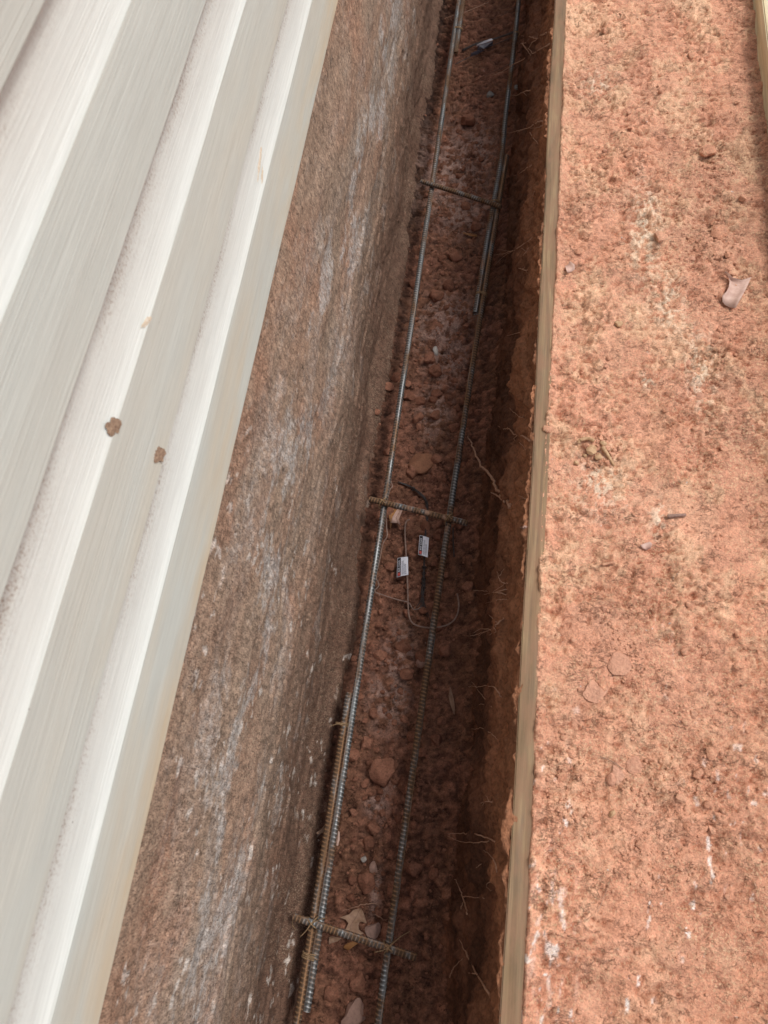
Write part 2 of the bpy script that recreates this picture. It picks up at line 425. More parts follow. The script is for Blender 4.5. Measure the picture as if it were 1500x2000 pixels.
step = -.004 * sm(fbm(gz * 9 + 5, gy * 2.2, 47, 3), .05, .16) * sm(gz, .75, .45)
gou = -.0045 * sm(fbm(gz * 5, gy * 2, 36, 2), .0, .25) * sm(ridge(gz * 14 + gy * 1.0, gy * 2.1, 35, 2), .90, .985)
xx = base + und + scr + chat + gou + step + l2 * .022 * .30 * sm(gz, .7, .2)
RT = np.array([.325, .205, .14]); GR = np.array([.30, .208, .148]); DK = np.array([.125, .070, .050]); WT = np.array([.55, .53, .505]); OR = np.array([.34, .17, .105])
w1 = fbm(gz * 6 + 1, gy * 2.5, 201, 4); w2 = fbm(gz * 7, gy * 4, 211, 4)
col = GR + (RT - GR) * sm(w1, -.4, .45)[..., None]
col = col + (OR - col) * (sm(w2, .12, .6) * .35)[..., None]
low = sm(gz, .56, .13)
col = col + (np.array([.128, .070, .048]) - col) * (low[..., None] * .9)  # darker foot: floor clay tint plus trench shade painted in
# long pale gray smears running with the trench
sx = gz + .02 * fbm(gz * 5, gy * 5, 231, 2)
sm1 = sm(fbm(sx * 7.5, gy * 3.8, 221, 5, .68), -.05, .50)
band = np.exp(-((gz - .62 - .05 * np.sin(gy * 2.1 + .6)) / .16) ** 2)
band2 = .55 * np.exp(-((gz - .33) / .10) ** 2) + .22 * sm(gz, .7, .95)
fine = .35 + .65 * sm(fbm(gz * 45, gy * 60, 241, 4, .8), -.35, .35)
wt = np.clip((sm1 * band * 1.35 + sm(fbm(sx * 13, gy * 6.0, 251, 4, .6), .28, .50) * band2 + .40 * band * sm(fbm(gz * 9, gy * 1.4, 261, 3), -.1, .4)) * fine, 0, 1)
col = col + (WT - col) * (wt * .54)[..., None]
# small bright flecks lower down the face toward the camera end
fk = sm(fbm(gz * 36, gy * 24, 271, 3, .6), .50, .62) * sm(gy, 1.2, .3) * sm(fbm(gz * 7, gy * 5, 281, 2), -.15, .25)
col = col + (np.array([.66, .60, .54]) - col) * (fk * .65)[..., None]
edg = sm(gz, .97, 1.01) * .7
col = col + (np.array([.20, .17, .16]) - col) * edg[..., None]
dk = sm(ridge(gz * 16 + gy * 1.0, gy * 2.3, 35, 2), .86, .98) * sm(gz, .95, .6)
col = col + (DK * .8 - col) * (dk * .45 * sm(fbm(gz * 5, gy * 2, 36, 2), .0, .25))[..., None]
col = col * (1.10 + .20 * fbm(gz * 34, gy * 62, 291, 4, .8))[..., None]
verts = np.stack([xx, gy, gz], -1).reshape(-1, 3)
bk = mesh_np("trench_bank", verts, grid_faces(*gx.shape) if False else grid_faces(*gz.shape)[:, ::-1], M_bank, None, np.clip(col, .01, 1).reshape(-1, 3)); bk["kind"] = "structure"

# right cut wall: rises from the floor, bulges, then a crumbly lip against the form board
prof_s = np.array([0, .10, .22, .34, .45, .52, .60, .66, .685])
prof_x = np.array([-.075, -.055, -.035, -.012, .012, .026, .036, .042, .056])
prof_z = np.array([-.03, .055, .17, .29, .40, .475, .56, .634, .636])
s = np.linspace(0, .685, 190); Y = ys(-.75, 3.4, .0042)
gs, gy = np.meshgrid(s, Y, indexing='ij')
bx = np.interp(gs, prof_s, prof_x); bz = np.interp(gs, prof_s, prof_z)
bulge = .022 * fbm(gs * 5, gy * 3.0, 301, 3) + .011 * fbm(gs * 12, gy * 5, 311, 3)
shelf = .018 * sm(fbm(gs * 7 + gy * .8, gy * 2.2, 321, 3), -.02, .10) * sm(gs, .12, .3)
fade = sm(gs, .685, .58)
rough_ = .009 * fbm(gs * 22, gy * 30, 331, 5, .66)
l3, i3 = lumps(gs + .003 * pn(gs * 90, gy * 90, 3), gy, .030, 341, .45, .15, .55, .5)
off = (bulge + shelf - .008) * fade + rough_ * (.4 + .6 * fade) + l3 * .03 * .4 * fade
lipx = .0085 * fbm(gs * 2, gy * 7, 351, 5, .6) + .004 * fbm(gs * 2, gy * 60, 361, 3)
topm = sm(gs, .60, .66)
xx = bx - off - lipx * topm * 1.0
zz = bz + .004 * fbm(gs * 40, gy * 30, 371, 3) + topm * .0055 * fbm(gs * 9, gy * 24, 381, 5, .72) + .0085 * topm
A = np.array([.172, .074, .042]); B = np.array([.29, .128, .066]); C = np.array([.068, .029, .017])
w = fbm(gs * 9, gy * 6, 391, 4)
col = A + (B - A) * sm(gs, .40, .62)[..., None]  # lit upper lip painted lighter
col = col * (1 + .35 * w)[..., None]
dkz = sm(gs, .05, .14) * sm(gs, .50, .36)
col = col + (C - col) * (dkz * (.38 + .45 * sm(w, .35, -.25)))[..., None]  # shade of the undercut lower wall painted into the clay
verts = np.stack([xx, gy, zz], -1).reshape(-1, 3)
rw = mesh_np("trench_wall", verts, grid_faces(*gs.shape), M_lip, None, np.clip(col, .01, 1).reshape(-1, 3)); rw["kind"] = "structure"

# ground between the two form boards
def ground_h(x, y):
    patch = sm(fbm(x * 5 + 3, y * 4, 401, 3), -.25, .2)
    wet = sm(y, .55, -.15)
    rg = sm(fbm(x * 8, y * 7, 405, 4, .6), -.18, .14) * (1 - .35 * wet)           # rough crumbly areas against trodden smooth ones
    wx = x + .006 * pn(x * 40, y * 40, 7); wy = y + .006 * pn(x * 40 + 9, y * 40, 8)
    l1, i1 = lumps(wx, wy, .050, 441, .34, .10, .45, .35)
    l2, i2 = lumps(x + .003 * pn(x * 120, y * 120, 7), y + .003 * pn(x * 120, y * 120 + 4, 9), .0175, 452, .55, .18, .6, .45)
    h = .007 * fbm(x * 4, y * 3, 461, 3) + l1 * .05 * .26 * patch * (1 - .5 * wet) + l2 * .0175 * .50 * rg
    h += .0042 * fbm(x * 26, y * 36, 471, 5, .66) * (.35 + .65 * rg)
    # flaked plates: sharp little terraces with ragged rims
    q = fbm(x * 11, y * 13, 491, 5, .62) * 3.2 + 2
    h += .0042 * (np.floor(q) + sm(q - np.floor(q), .80, 1.0)) * (.4 + .6 * sm(pn(x * 6, y * 5, 499), -.2, .25))
    h -= .0045 * sm(ridge(x * 13, y * 24, 481, 3), .86, .97) * sm(pn(x * 5 + 3, y * 5, 483), -.1, .25)
    h += .0020 * fbm(x * 85, y * 110, 495, 3, .7) * (.12 + .88 * rg) * (1 - .4 * wet)
    return h - .012, i1, i2, rg, wet
X = np.concatenate([np.arange(.0655, .64, .0029), np.linspace(.65, .95, 30)]); Y = ys(-.62, 2.75, .0030)
gx, gy = np.meshgrid(X, Y, indexing='ij')
h, i1, i2, patch, wet = ground_h(gx, gy)
A = np.array([.52, .245, .152]); B = np.array([.55, .30, .19]); C = np.array([.66, .44, .28]); D = np.array([.70, .58, .44]); E = np.array([.50, .235, .145]); G = np.array([.27, .12, .075])
rgm = patch; w1 = fbm(gx * 6, gy * 4, 501, 4); w2 = fbm(gx * 12, gy * 11, 511, 4, .6); w3 = fbm(gx * 55, gy * 45, 521, 4, .7)
col = A + (B - A) * (.7 * sm(w2, -.3, .5))[..., None]
tanm = sm(w1 + .5 * w3 + .25 * sm(gx, .25, .09) + .35 * (rgm - .5), -.02, .42) * (1 - .6 * wet)
col = col + (C - col) * (tanm * .48)[..., None]
col = col + (np.array([.535, .262, .170]) - col) * ((1 - rgm) * .65)[..., None]
col = col * (1 + .16 * fbm(gx * 3, gy * 2.5, 515, 3))[..., None]
col = col * (1 - .16 * sm(gx, .42, .58))[..., None]  # shade beside the right board painted into the ground colour
for (qx, qy, rx, ry) in ((1260, 440, .035, .16), (1170, 160, .04, .05), (1310, 590, .03, .07), (1170, 940, .05, .07), (1290, 1010, .02, .04), (1265, 740, .02, .02), (1370, 720, .03, .1)):
    p = pz(qx, qy, .64)
    m_ = np.exp(-((gx - p.x) / rx) ** 2 - ((gy - p.y) / ry) ** 2) * sm(w3, -.1, .3)
    col = col + (D - col) * (m_ * .75)[..., None]
col = col + (E - col) * (wet * .6 * sm(-w2, -.3, .2))[..., None]
col = col + (G - col) * (sm(ridge(gx * 15, gy * 30, 481, 3), .84, .97) * .45)[..., None]
col = col * (1 + ((i2 - .5) * .22 * (i2 > 0)))[..., None]
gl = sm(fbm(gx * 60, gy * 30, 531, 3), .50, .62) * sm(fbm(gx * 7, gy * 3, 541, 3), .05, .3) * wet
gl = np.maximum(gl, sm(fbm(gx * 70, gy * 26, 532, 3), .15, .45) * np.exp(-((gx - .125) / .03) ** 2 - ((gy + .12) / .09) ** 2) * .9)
col = col + (np.array([.86, .80, .74]) - col) * (gl * .8)[..., None]  # wet glints painted as pale colour
zz = .640 + h + (.0145 + .0025 * fbm(gx * 12, gy * 26, 551, 5, .7)) * sm(gx, .105, .084)
edge_ = .0800 - .0085 * np.exp(-((gy - .62) / .42) ** 2) - .0050 * np.exp(-((gy - 2.2) / .5) ** 2) + .0035 * fbm(gx * 1, gy * 9, 561, 5, .65)
zz = np.where(gx < edge_ + .006, .6415 + (np.maximum(zz, .6515) - .6415) * sm(gx, edge_ - .0015, edge_ + .003), zz)
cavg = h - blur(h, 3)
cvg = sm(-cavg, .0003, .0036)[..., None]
col = col * (1.24 + .14 * sm(cavg, 0, .003)[..., None] - cvg * np.array([.42, .56, .62]))  # crevice shadow and brighter high spots painted into the ground colour
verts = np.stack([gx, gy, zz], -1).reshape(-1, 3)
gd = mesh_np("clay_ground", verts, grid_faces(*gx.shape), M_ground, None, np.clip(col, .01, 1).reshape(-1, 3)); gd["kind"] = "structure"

from mathutils.bvhtree import BVHTree
_dg = bpy.context.evaluated_depsgraph_get()
BV = {k: BVHTree.FromObject(o, _dg) for k, o in (("floor", fl), ("wall", rw), ("bank", bk), ("ground", gd))}
def cast(px, py, keys=("floor", "wall", "bank")):
    d = ray(px, py).normalized(); best = None
    for k in keys:
        h = BV[k].ray_cast(CAM, d)
        if h[0] is not None and (best is None or h[3] < best): best = h[3]
    return d, best
# coarse ground out to the horizon, and the earth closing the two trench ends
def sheet(name, x0, x1, y0, y1, z, n=40, amp=.01):
    a = np.linspace(x0, x1, n); b = np.linspace(y0, y1, n); ax, ay = np.meshgrid(a, b, indexing='ij')
    hz = z + amp * fbm(ax * .9, ay * .9, 601, 4)
    c = np.array([.40, .18, .105]) * (1 + .3 * fbm(ax * 1.3, ay * 1.3, 611, 3))[..., None]
    v = np.stack([ax, ay, hz], -1).reshape(-1, 3)
    o = mesh_np(name, v, grid_faces(n, n), M_ground, None, np.clip(c, .02, 1).reshape(-1, 3)); o["kind"] = "structure"; return o
sheet("outer_ground", .93, 60, -60, 60, .632, 120)
sheet("far_ground", -60, .93, YB - .01, 60, .632, 90)
sheet("near_ground", -60, .93, -60, YA + .01, .632, 90)
for yy in (YA + .004, YB - .004):
    a = np.linspace(-.55, .93, 60); b = np.linspace(-.06, .64, 40); ax, az = np.meshgrid(a, b, indexing='ij')
    v = np.stack([ax, yy + .01 * fbm(ax * 8, az * 8, 621, 4), az], -1).reshape(-1, 3)
    c = np.full((len(v), 3), 1.0) * np.array([.2, .085, .05])
    o = mesh_np("trench_end", v, grid_faces(60, 40), M_lip, None, c); o["kind"] = "structure"

# ------------------------------------------------------------------ form boards
def wobL(co, c):
    y = co.y + c.y
    return Vector((.0022 * math.sin(y * 2.3) + .0012 * math.sin(y * 9 + 1), 0, .0015 * math.sin(y * 3.1)))
fb = box_bev("form_board", .0465, .0800, YA + .02, YB - .02, .562, .650, M_board, .0022, 2, None, 90, wobL)
tag(fb, "mud stained form board on edge along the trench lip", "board")
fb2 = box_bev("form_board", .588, .628, YA + .02, YB - .02, .60, .694, M_board2, .003, 2, None, 20)
tag(fb2, "clean pale form board at the far right of the clay strip", "board")

# ------------------------------------------------------------------ the house wall
WX, SB, EXP = -.450, CAMZ - 1.040, .2165
house = empty("house_wall", (WX - .1, 2.0, SB), "cream vinyl sided house wall with dirty laps above the cut bank", "wall")
prof = []          # (x offset from WX, z, dirt and lap shadow, face, stain)
nc = 13
for k in range(nc):
    z0 = SB + k * EXP
    st = 1.0 if k == 0 else (.35 if k == 1 else .08)
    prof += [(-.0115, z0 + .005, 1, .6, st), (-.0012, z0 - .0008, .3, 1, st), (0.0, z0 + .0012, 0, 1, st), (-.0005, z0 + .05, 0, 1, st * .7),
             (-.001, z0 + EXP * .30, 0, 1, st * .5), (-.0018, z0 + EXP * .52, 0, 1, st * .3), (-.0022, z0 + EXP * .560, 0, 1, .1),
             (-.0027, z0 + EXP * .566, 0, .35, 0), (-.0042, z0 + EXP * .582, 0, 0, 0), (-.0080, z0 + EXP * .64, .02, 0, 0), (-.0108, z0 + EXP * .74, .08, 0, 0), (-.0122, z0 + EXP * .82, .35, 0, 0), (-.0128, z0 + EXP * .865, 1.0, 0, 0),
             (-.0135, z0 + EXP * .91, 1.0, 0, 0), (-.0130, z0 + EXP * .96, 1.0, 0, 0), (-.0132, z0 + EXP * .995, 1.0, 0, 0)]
P = np.array(prof); npf = len(P)
for i_ in range(npf):
    k_ = i_ // (npf // nc)
    if i_ % (npf // nc) > 2: P[i_, 2] *= (.8, 1.0, .5)[k_] if k_ < 3 else .3  # lowest course kept strong: lap shadow line painted over its dirt
Ysd = np.linspace(YA - .3, YB + .5, 260)
vx = WX + P[:, 0][:, None] + .0022 * fbm(P[:, 1][:, None] * 2.0, Ysd[None, :] * 1.6, 701, 3)
vz = P[:, 1][:, None] + .0018 * fbm(P[:, 1][:, None] * .5 + 5, Ysd[None, :] * 1.1, 711, 2)
vy = np.broadcast_to(Ysd[None, :], vx.shape)
colr = np.broadcast_to(P[:, 2:5][:, None, :], (npf, len(Ysd), 3)).copy()
ofs = np.array(house.location)
verts = np.stack([vx - ofs[0], vy - ofs[1], vz - ofs[2]], -1).reshape(-1, 3)
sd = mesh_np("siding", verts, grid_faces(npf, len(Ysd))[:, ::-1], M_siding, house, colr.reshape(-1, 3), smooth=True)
try:
    sd.data.set_sharp_from_angle(angle=math.radians(14))
except Exception: pass
BV["siding"] = BVHTree.FromPolygons([tuple(v) for v in (verts + ofs)], grid_faces(npf, len(Ysd)).tolist())
ZT = SB + nc * EXP
bx_ = box_bev("wall_core", WX - .20, WX - .045, YA - .29, YB + .49, SB + .01, ZT, M_grey, .004, 1)
bx_.parent = house; bx_.location = bx_.location - house.location
bx_ = box_bev("sill_edge", WX - .045, WX - .0165, YA - .29, YB + .49, SB - .018, SB + .003, M_grey, .003, 2)
bx_.parent = house; bx_.location = bx_.location - house.location

# mud splats and clay smears on the siding
def splat(px, py, xoff, ru, rv, ang, mat, name="mud_splat", lab=None, seed=0, th=.0012):
    d_, t_ = cast(px, py, ("siding",)); c = CAM + d_ * (t_ - .0006)
    rs = random.Random(seed); n = 40; vs = [Vector((th * 1.4, 0, 0))]; fs = []
    for ring in (0.55, 1.0):
        for k in range(n):
            t = 2 * math.pi * k / n
            j = 1 + .22 * math.sin(2 * t + seed) + .14 * math.sin(5 * t + seed * 2) + rs.uniform(-.10, .10)
            a, b = math.cos(t) * ru * j * ring, math.sin(t) * rv * j * ring
            y = a * math.cos(ang) - b * math.sin(ang); z = a * math.sin(ang) + b * math.cos(ang)
            vs.append(Vector((th * rs.uniform(.6, 1.3) + (0 if ring < 1 else -.0004) - z * .18, y, z)))
    for k in range(n):
        k2 = (k + 1) % n
        fs.append((0, 1 + k, 1 + k2)); fs.append((1 + k, 1 + n + k, 1 + n + k2, 1 + k2))
    off = c - Vector(house.location)
    o = mesh_py(name, vs, fs, mat, house, True); o.location = off
    if lab: o["label"] = lab
    return o
splat(221, 833, -.006, .0105, .0125, .3, M_mud, lab="dark round mud splat on the siding", seed=3)
splat(309, 888, -.002, .0115, .012, .9, M_mud, lab="brown wedge shaped mud splat", seed=5)
0 and splat(303, 872, -.002, .026, .004, .55, M_smear, "clay_smear", seed=8, th=.0005)
splat(507, 318, -.012, .030, .0045, .25, M_smear, "clay_smear", seed=9, th=.0005)
splat(512, 345, -.010, .018, .003, .25, M_smear, "clay_smear", seed=12, th=.0005)
splat(287, 628, -.002, .014, .0035, -.3, M_smear, "clay_smear", seed=10, th=.0005)
0 and splat(255, 968, -.001, .020, .003, .5, M_smear, "clay_smear", seed=11, th=.0005)

# ------------------------------------------------------------------ rebar
def rebar_mesh(name, path, r, mat, label, cat="rebar", group=None, twist=0.6, pitch=.0095):
    P0 = [Vector(p) for p in path]
    L = sum((P0[i + 1] - P0[i]).length for i in range(len(P0) - 1))
    fine = catmull(P0, 40)
    cum = [0.0]
    for i in range(len(fine) - 1): cum.append(cum[-1] + (fine[i + 1] - fine[i]).length)
    L = cum[-1]; n = max(8, int(L / (pitch / 6.0))); sd_ = 16
    q = np.linspace(0, L, n); F = np.array([[v.x, v.y, v.z] for v in fine])
    C = np.stack([np.interp(q, cum, F[:, k]) for k in range(3)], -1)
    T = np.gradient(C, axis=0); T /= np.linalg.norm(T, axis=1)[:, None]
    up = np.array([0, 0, 1.0]); Sx = np.cross(T, up); Sx /= np.linalg.norm(Sx, axis=1)[:, None]; U = np.cross(Sx, T)
    th = np.arange(sd_) * 2 * np.pi / sd_
    TH, Q = np.meshgrid(th, q)
    rot = TH + Q * .9 + twist
    side = np.sign(np.sin(rot)); cres = np.clip(np.abs(np.sin(rot)), 0, 1) ** .6
    ph = (Q / pitch + side * .16 * np.cos(rot) + (side > 0) * .5) % 1.0
    rib = np.clip(1 - np.abs(ph - .5) / .20, 0, 1); rib = rib * rib * (3 - 2 * rib)
    longr = np.clip(1 - (np.abs(np.sin(rot)) / .30), 0, 1)
    R_ = r * (.89 + .18 * rib * cres + .13 * longr)
    rc_ = np.clip(np.maximum(rib * cres, longr), 0, 1)
    R_[0] *= .93; R_[-1] *= .93
    Vv = C[:, None, :] + R_[..., None] * (np.cos(TH)[..., None] * Sx[:, None, :] + np.sin(TH)[..., None] * U[:, None, :])
    org = C[n // 2].copy()
    vv = (Vv - org).reshape(-1, 3)
    i = np.arange(n - 1)[:, None] * sd_; k = np.arange(sd_)[None, :]; k2 = (k + 1) % sd_
    fc = np.stack([(i + k), (i + k2), (i + sd_ + k2), (i + sd_ + k)], -1).reshape(-1, 4)
    # end caps: quads folded from the ring
    caps = []
    for b, rev in ((0, True), ((n - 1) * sd_, False)):
        for j in range(sd_ // 2 - 1):
            f = [b + j, b + j + 1, b + sd_ - 2 - j, b + sd_ - 1 - j]
            caps.append(f[::-1] if not rev else f)
    fc = np.concatenate([fc, np.array(caps)], 0)
    o = mesh_np(name, vv, fc[:, ::-1], mat, None, np.repeat(rc_.reshape(-1, 1), 3, 1)); o.location = org
    tag(o, label, cat, group); return o
RR = .0092; RZ = .105
g_long = "long rebar running down the trench"
def P_(l, z=RZ): return [pz(a, b, z) for a, b in l]
A0 = P_([(909, -40), (905, 0), (893, 104)])
dirA = (A0[0] - A0[-1]).normalized()
def extend(path, ylast, at_end=True):
    a, b = (path[-2], path[-1]) if at_end else (path[1], path[0])
    d = (b - a).normalized(); d.z = 0; t = (ylast - b.y) / d.y
    e = b + d * t
    return path + [b.lerp(e, .5), e] if at_end else [e, b.lerp(e, .5)] + path
def line_fit(pts, y0, y1, n=9, wob=.0025, seed=1):
    """straight-ish bar through the given points, gently bowed"""
    a = np.array([[p.y, p.x] for p in pts]); k = np.polyfit(a[:, 0], a[:, 1], 2 if len(pts) > 3 else 1)
    k1 = np.polyfit(a[:, 0], a[:, 1], 1)
    out = []; lo, hi = a[:, 0].min(), a[:, 0].max()
    for y in np.linspace(y0, y1, n):
        if lo <= y <= hi: x = np.polyval(k, y)
        else:
            e = lo if y < lo else hi
            x = np.polyval(k, e) + (y - e) * np.polyval(np.polyder(k), e)
        out.append(Vector((float(x), float(y), RZ)))
    return out
# B: long left bar;  A: bar lapped on its right at the top;  C: rusty bar lapped on its left at the bottom
bB = P_([(896, 0), (845, 355), (812, 600), (781, 790), (748, 990), (700, 1285), (684, 1415), (661, 1600), (625, 1800), (601, 1976)])
bar_B = line_fit(bB, bB[-1].y, YB - .03, 22)
def xat(bar, y):
    a = sorted((p.y, p.x) for p in bar); return float(np.interp(y, [q[0] for q in a], [q[1] for q in a]))
GAP = RR * 1.95
pA = P_([(907, 0), (893, 104)]); kA = (pA[0] - pA[1]).normalized()
bar_A = [Vector((xat(bar_B, y) + GAP, y, RZ)) for y in np.linspace(pA[1].y, YB - .03, 10)]
bC = P_([(681, 1353), (647, 1560), (606, 1812), (591, 1906), (575, 2000)])
bar_C = line_fit(bC, bC[0].y, YA + .03, 12)
for p in bar_C:
    if p.y > bar_B[0].y - .05: p.x = xat(bar_B, p.y) - GAP
    else: p.x = min(p.x, xat(bar_B, bar_B[0].y) - GAP + (p.y - bar_B[0].y) * .02)
bD = P_([(1014, 0), (1005, 66), (992, 200), (978, 300), (962, 400), (947, 500), (929, 612)])
bE = P_([(988, 305), (976, 400), (956, 510), (936, 630), (919, 730), (907, 810), (884, 985), (858, 1140), (843, 1250), (826, 1362), (808, 1490), (790, 1625), (763, 1812), (749, 1925), (739, 2000)])
bar_E = line_fit(bE, bE[0].y, YA + .03, 16)
bar_D = line_fit(bD, bD[-1].y, YB - .03, 20)
if bar_E[0].y > bar_E[-1].y: bar_E = bar_E[::-1]
for p in bar_D:
    if p.y < bar_E[-1].y: p.x = xat(bar_E, p.y) - GAP
rebar_mesh("rebar", bar_B, RR, M_st_a, "long blue grey rebar on the left, ending between the two lower wire ties", group=g_long)
rebar_mesh("rebar", bar_A, RR * .95, M_st_b, "left rebar at the top of the trench with a short rusty cut end", group=g_long)
rebar_mesh("rebar", bar_C, RR, M_st_c, "rusty orange rebar lapped beside the lower left bar", group=g_long)
rebar_mesh("rebar", bar_D, RR, M_st_a, "upper right grey rebar ending in a lap at mid trench", group=g_long, twist=1.9)
rebar_mesh("rebar", bar_E, RR, M_st_b, "long right rebar running to the bottom of the picture", group=g_long, twist=1.2)
CZ = RZ + RR * 1.95
def cross(a, b, mat, label, r=RR):
    p, q = pz(*a, CZ), pz(*b, CZ)
    d = (q - p) ; mid = p.lerp(q, .5); mid.z += .0006
    return rebar_mesh("cross_rebar", [p, mid, q], r, mat, label, "rebar", "short cross bars tied over the long rebar", pitch=.0085)
cross((823, 354), (979, 404), M_st_b, "short cross bar tied over the long rebar nearest the top", RR * .9)
cross((722, 975), (913, 1022), M_st_c, "rusty cross bar in the middle, above the two white tags")
cross((574, 1791), (813, 1870), M_st_b, "half rusted cross bar at the bottom, over the oak leaf")

# tie wires
def tie(px, py, axis, label, n=2, w=.017, hgt=.010, wisps=(), z=None):
    c = pz(px, py, RZ if z is None else z)
    o = None; specs = []
    t = Vector((axis[0], axis[1], 0)).normalized(); u = Vector((-t.y, t.x, 0))
    for k in range(n):
        pts = []
        tilt = random.uniform(-.25, .25)
        for j in range(21):
            a = 2 * math.pi * j / 20 + .3
            pts.append(c + u * (w * math.cos(a)) + Vector((0, 0, hgt * math.sin(a))) + t * ((k - n / 2) * .0035 + .006 * tilt * math.cos(a) + .001 * j / 20))
        specs.append((pts, .0014))
    for (dx, dy, dz) in wisps:
        specs.append((catmull([c + Vector((0, 0, hgt)), c + Vector((dx * .5, dy * .35, hgt + dz * .6)), c + Vector((dx, dy, hgt + dz))], 6), .0008))
    o = tubes("tie_wire", specs, M_tie, None, 6, c)
    tag(o, label, "tie wire", "wire ties binding the rebar"); return o
dY = (0.12, 1)
tie(894, 57, dY, "wire tie around the two bars at the upper left", 3, .0185, wisps=[(.03, .01, .004)])
tie(1009, 66, dY, "dark wire tie around the upper right bar", 2, .0105)
tie(669, 1414, dY, "wire tie with a loose end at the start of the lower left lap", 2, .0185, wisps=[(-.03, -.012, .004), (.02, .004, .0)])
tie(606, 1866, dY, "rusty double wire tie just below the bottom cross bar", 4, .0185, wisps=[(.02, -.005, .004)])
tie(967, 398, dY, "wire tie where the top cross bar meets the right bars", 2, .019, .018)
tie(940, 574, dY, "wire tie near the end of the upper right lap", 3, .0185)
tie(846, 361, (1, .4), "wire tie at the left end of the top cross bar", 2, .0105, .018)
def xtie(px, py, label, wisps=()):
    c = pz(px, py, RZ + RR)
    specs = []
    for s_ in (-1, 1):
        a = math.radians(45 * s_ + 10); u = Vector((math.cos(a), math.sin(a), 0))
        pts = []
        for j in range(25):
            t = 2 * math.pi * j / 24
            pts.append(c + u * (.0175 * math.cos(t)) + Vector((0, 0, .0205 * math.sin(t) * (1 if abs(math.sin(t)) < 2 else 1))))
        specs.append((pts, .0015))
    for w in wisps:
        specs.append((catmull([c + Vector((0, 0, .018)), c + Vector((w[0] * .5, w[1] * .6, .021)), c + Vector(w)], 6), .0009))
    tag(tubes("tie_wire", specs, M_tie, None, 6, c), label, "tie wire", "wire ties binding the rebar")
xtie(748, 983, "rusty crossed tie wire at the left end of the middle cross bar")
xtie(877, 1014, "crossed tie wire on the right end of the middle cross bar")
xtie(611, 1803, "crossed tie wire with curling ends at the left of the bottom cross bar", [(.035, .018, .026), (-.022, -.03, .018)])
xtie(760, 1850, "crossed tie wire with one spike at the right of the bottom cross bar", [(.045, .04, .02), (-.03, -.012, .02)])
hw = tubes("wire_end", [(catmull([pz(572, 1795, CZ), pz(571, 1806, CZ - .01), pz(577, 1815, CZ - .02)], 6), .0007)], M_tie)
tag(hw, "tiny curled wire hanging at the left tip of the bottom cross bar", "wire")

# ------------------------------------------------------------------ wires, chairs and tags lying on the floor
def fz(x, y):
    a, *_ = floor_h(np.array([[x]], dtype=float), np.array([[y]], dtype=float)); return float(a[0, 0])
def on_floor(px, py, dz=.004):
    d, t = cast(px, py)
    if t is None: return pz(px, py, dz)
    return CAM + d * (t + dz / d.z)
def wire(name, pts, r, mat, label, cat="wire", dz=.018, extra=(), parent=None):
    specs = [(catmull([on_floor(a, b, c) if len(q) == 3 else on_floor(a, b, dz) for q in l for (a, b, c) in [(q + (dz,))[:3]]], 7), rr) for l, rr in [(pts, r)] + list(extra)]
    o = tubes(name, specs, mat, parent, 6); 
    if label: tag(o, label, cat)
    return o
wire("bent_wire", [(800, 1014, .02), (793, 1020, .02), (791, 1040, .015), (793, 1080, .018), (794, 1110, .02), (796, 1140), (797, 1180), (799, 1203), (806, 1217), (822, 1224), (845, 1226), (870, 1222), (886, 1212), (894, 1197), (896, 1178), (893, 1160)],
     .0026, M_wire_c, "thick clay coated wire bent in a U, carrying the lower left tag", "wire")
wire("bent_wire", [(885, 1030, .03), (885, 1055, .02), (887, 1088, .01)], .0022, M_wire, "short dark wire beside the right bar under the middle cross bar", "wire")
wire("kinked_wire", [(763, 938, .05), (766, 950, .05), (762, 956, .06), (757, 975, .08), (754, 1000, .08), (755, 1030, .06), (756, 1047, .05), (748, 1062, .04), (742, 1092, .03), (735, 1125, .03), (740, 1143, .02), (732, 1155, .02), (748, 1162), (775, 1171), (798, 1177), (806, 1189), (815, 1190), (822, 1186)],
     .0018, M_wire_c, "kinked thin wire running down beside the left bar", "wire")
bundle = empty("wire_bundle", on_floor(826, 1100), "twisted bundle of dark tie wire with a tag, between the two long bars", "wire bundle")
sp = []
rs = random.Random(4)
ctrl = [(778, 941), (800, 950), (818, 962), (832, 978), (834, 1000), (833, 1025), (830, 1050), (829, 1085), (828, 1115), (827, 1140), (825, 1162)]
for k in range(5):
    ph = k * 1.257
    l = []
    for j, (a, b) in enumerate(ctrl):
        amp = 2.2 if j in (2, 3, 4) else (1.1 if j < 9 else 3.0)
        l.append(on_floor(a + amp * math.cos(ph + j * 1.1), b + .5 * math.sin(ph), .012 + .003 * math.sin(ph + j * 1.1)))
    sp.append((catmull(l, 7), .0014))
for c_ in (956, 1028, 1110, 1122, 1133, 1141, 1149):
    c = on_floor(np.interp(c_, [941, 962, 1000, 1160], [778, 818, 834, 826]), c_, .012)
    pts = [c + Vector((.006 * math.cos(t), .003 * math.sin(t) + .002 * t / 6, .006 * math.sin(t) + .001)) for t in np.linspace(0, 11, 34)]
    sp.append((pts, .0010))
tubes("wire_strand", sp, M_wire, bundle, 6)
tubes("frayed_end", [(catmull([on_floor(825 + a * .25, 1148, .014), on_floor(825 + a, 1172, .012), on_floor(c, d, .004)], 7), .0011)
                     for a, c, d in ((-3, 812, 1188), (-1.5, 820, 1188), (0, 826, 1186), (1.5, 829, 1200), (3, 834, 1205), (2, 842, 1216))], M_wire, bundle, 6)
wire("bent_wire", [(797, 1180, .012), (806, 1189), (816, 1190), (824, 1183), (828, 1168)], .0013, M_wire, "little loop of wire joining the U wire to the bundle", "wire")

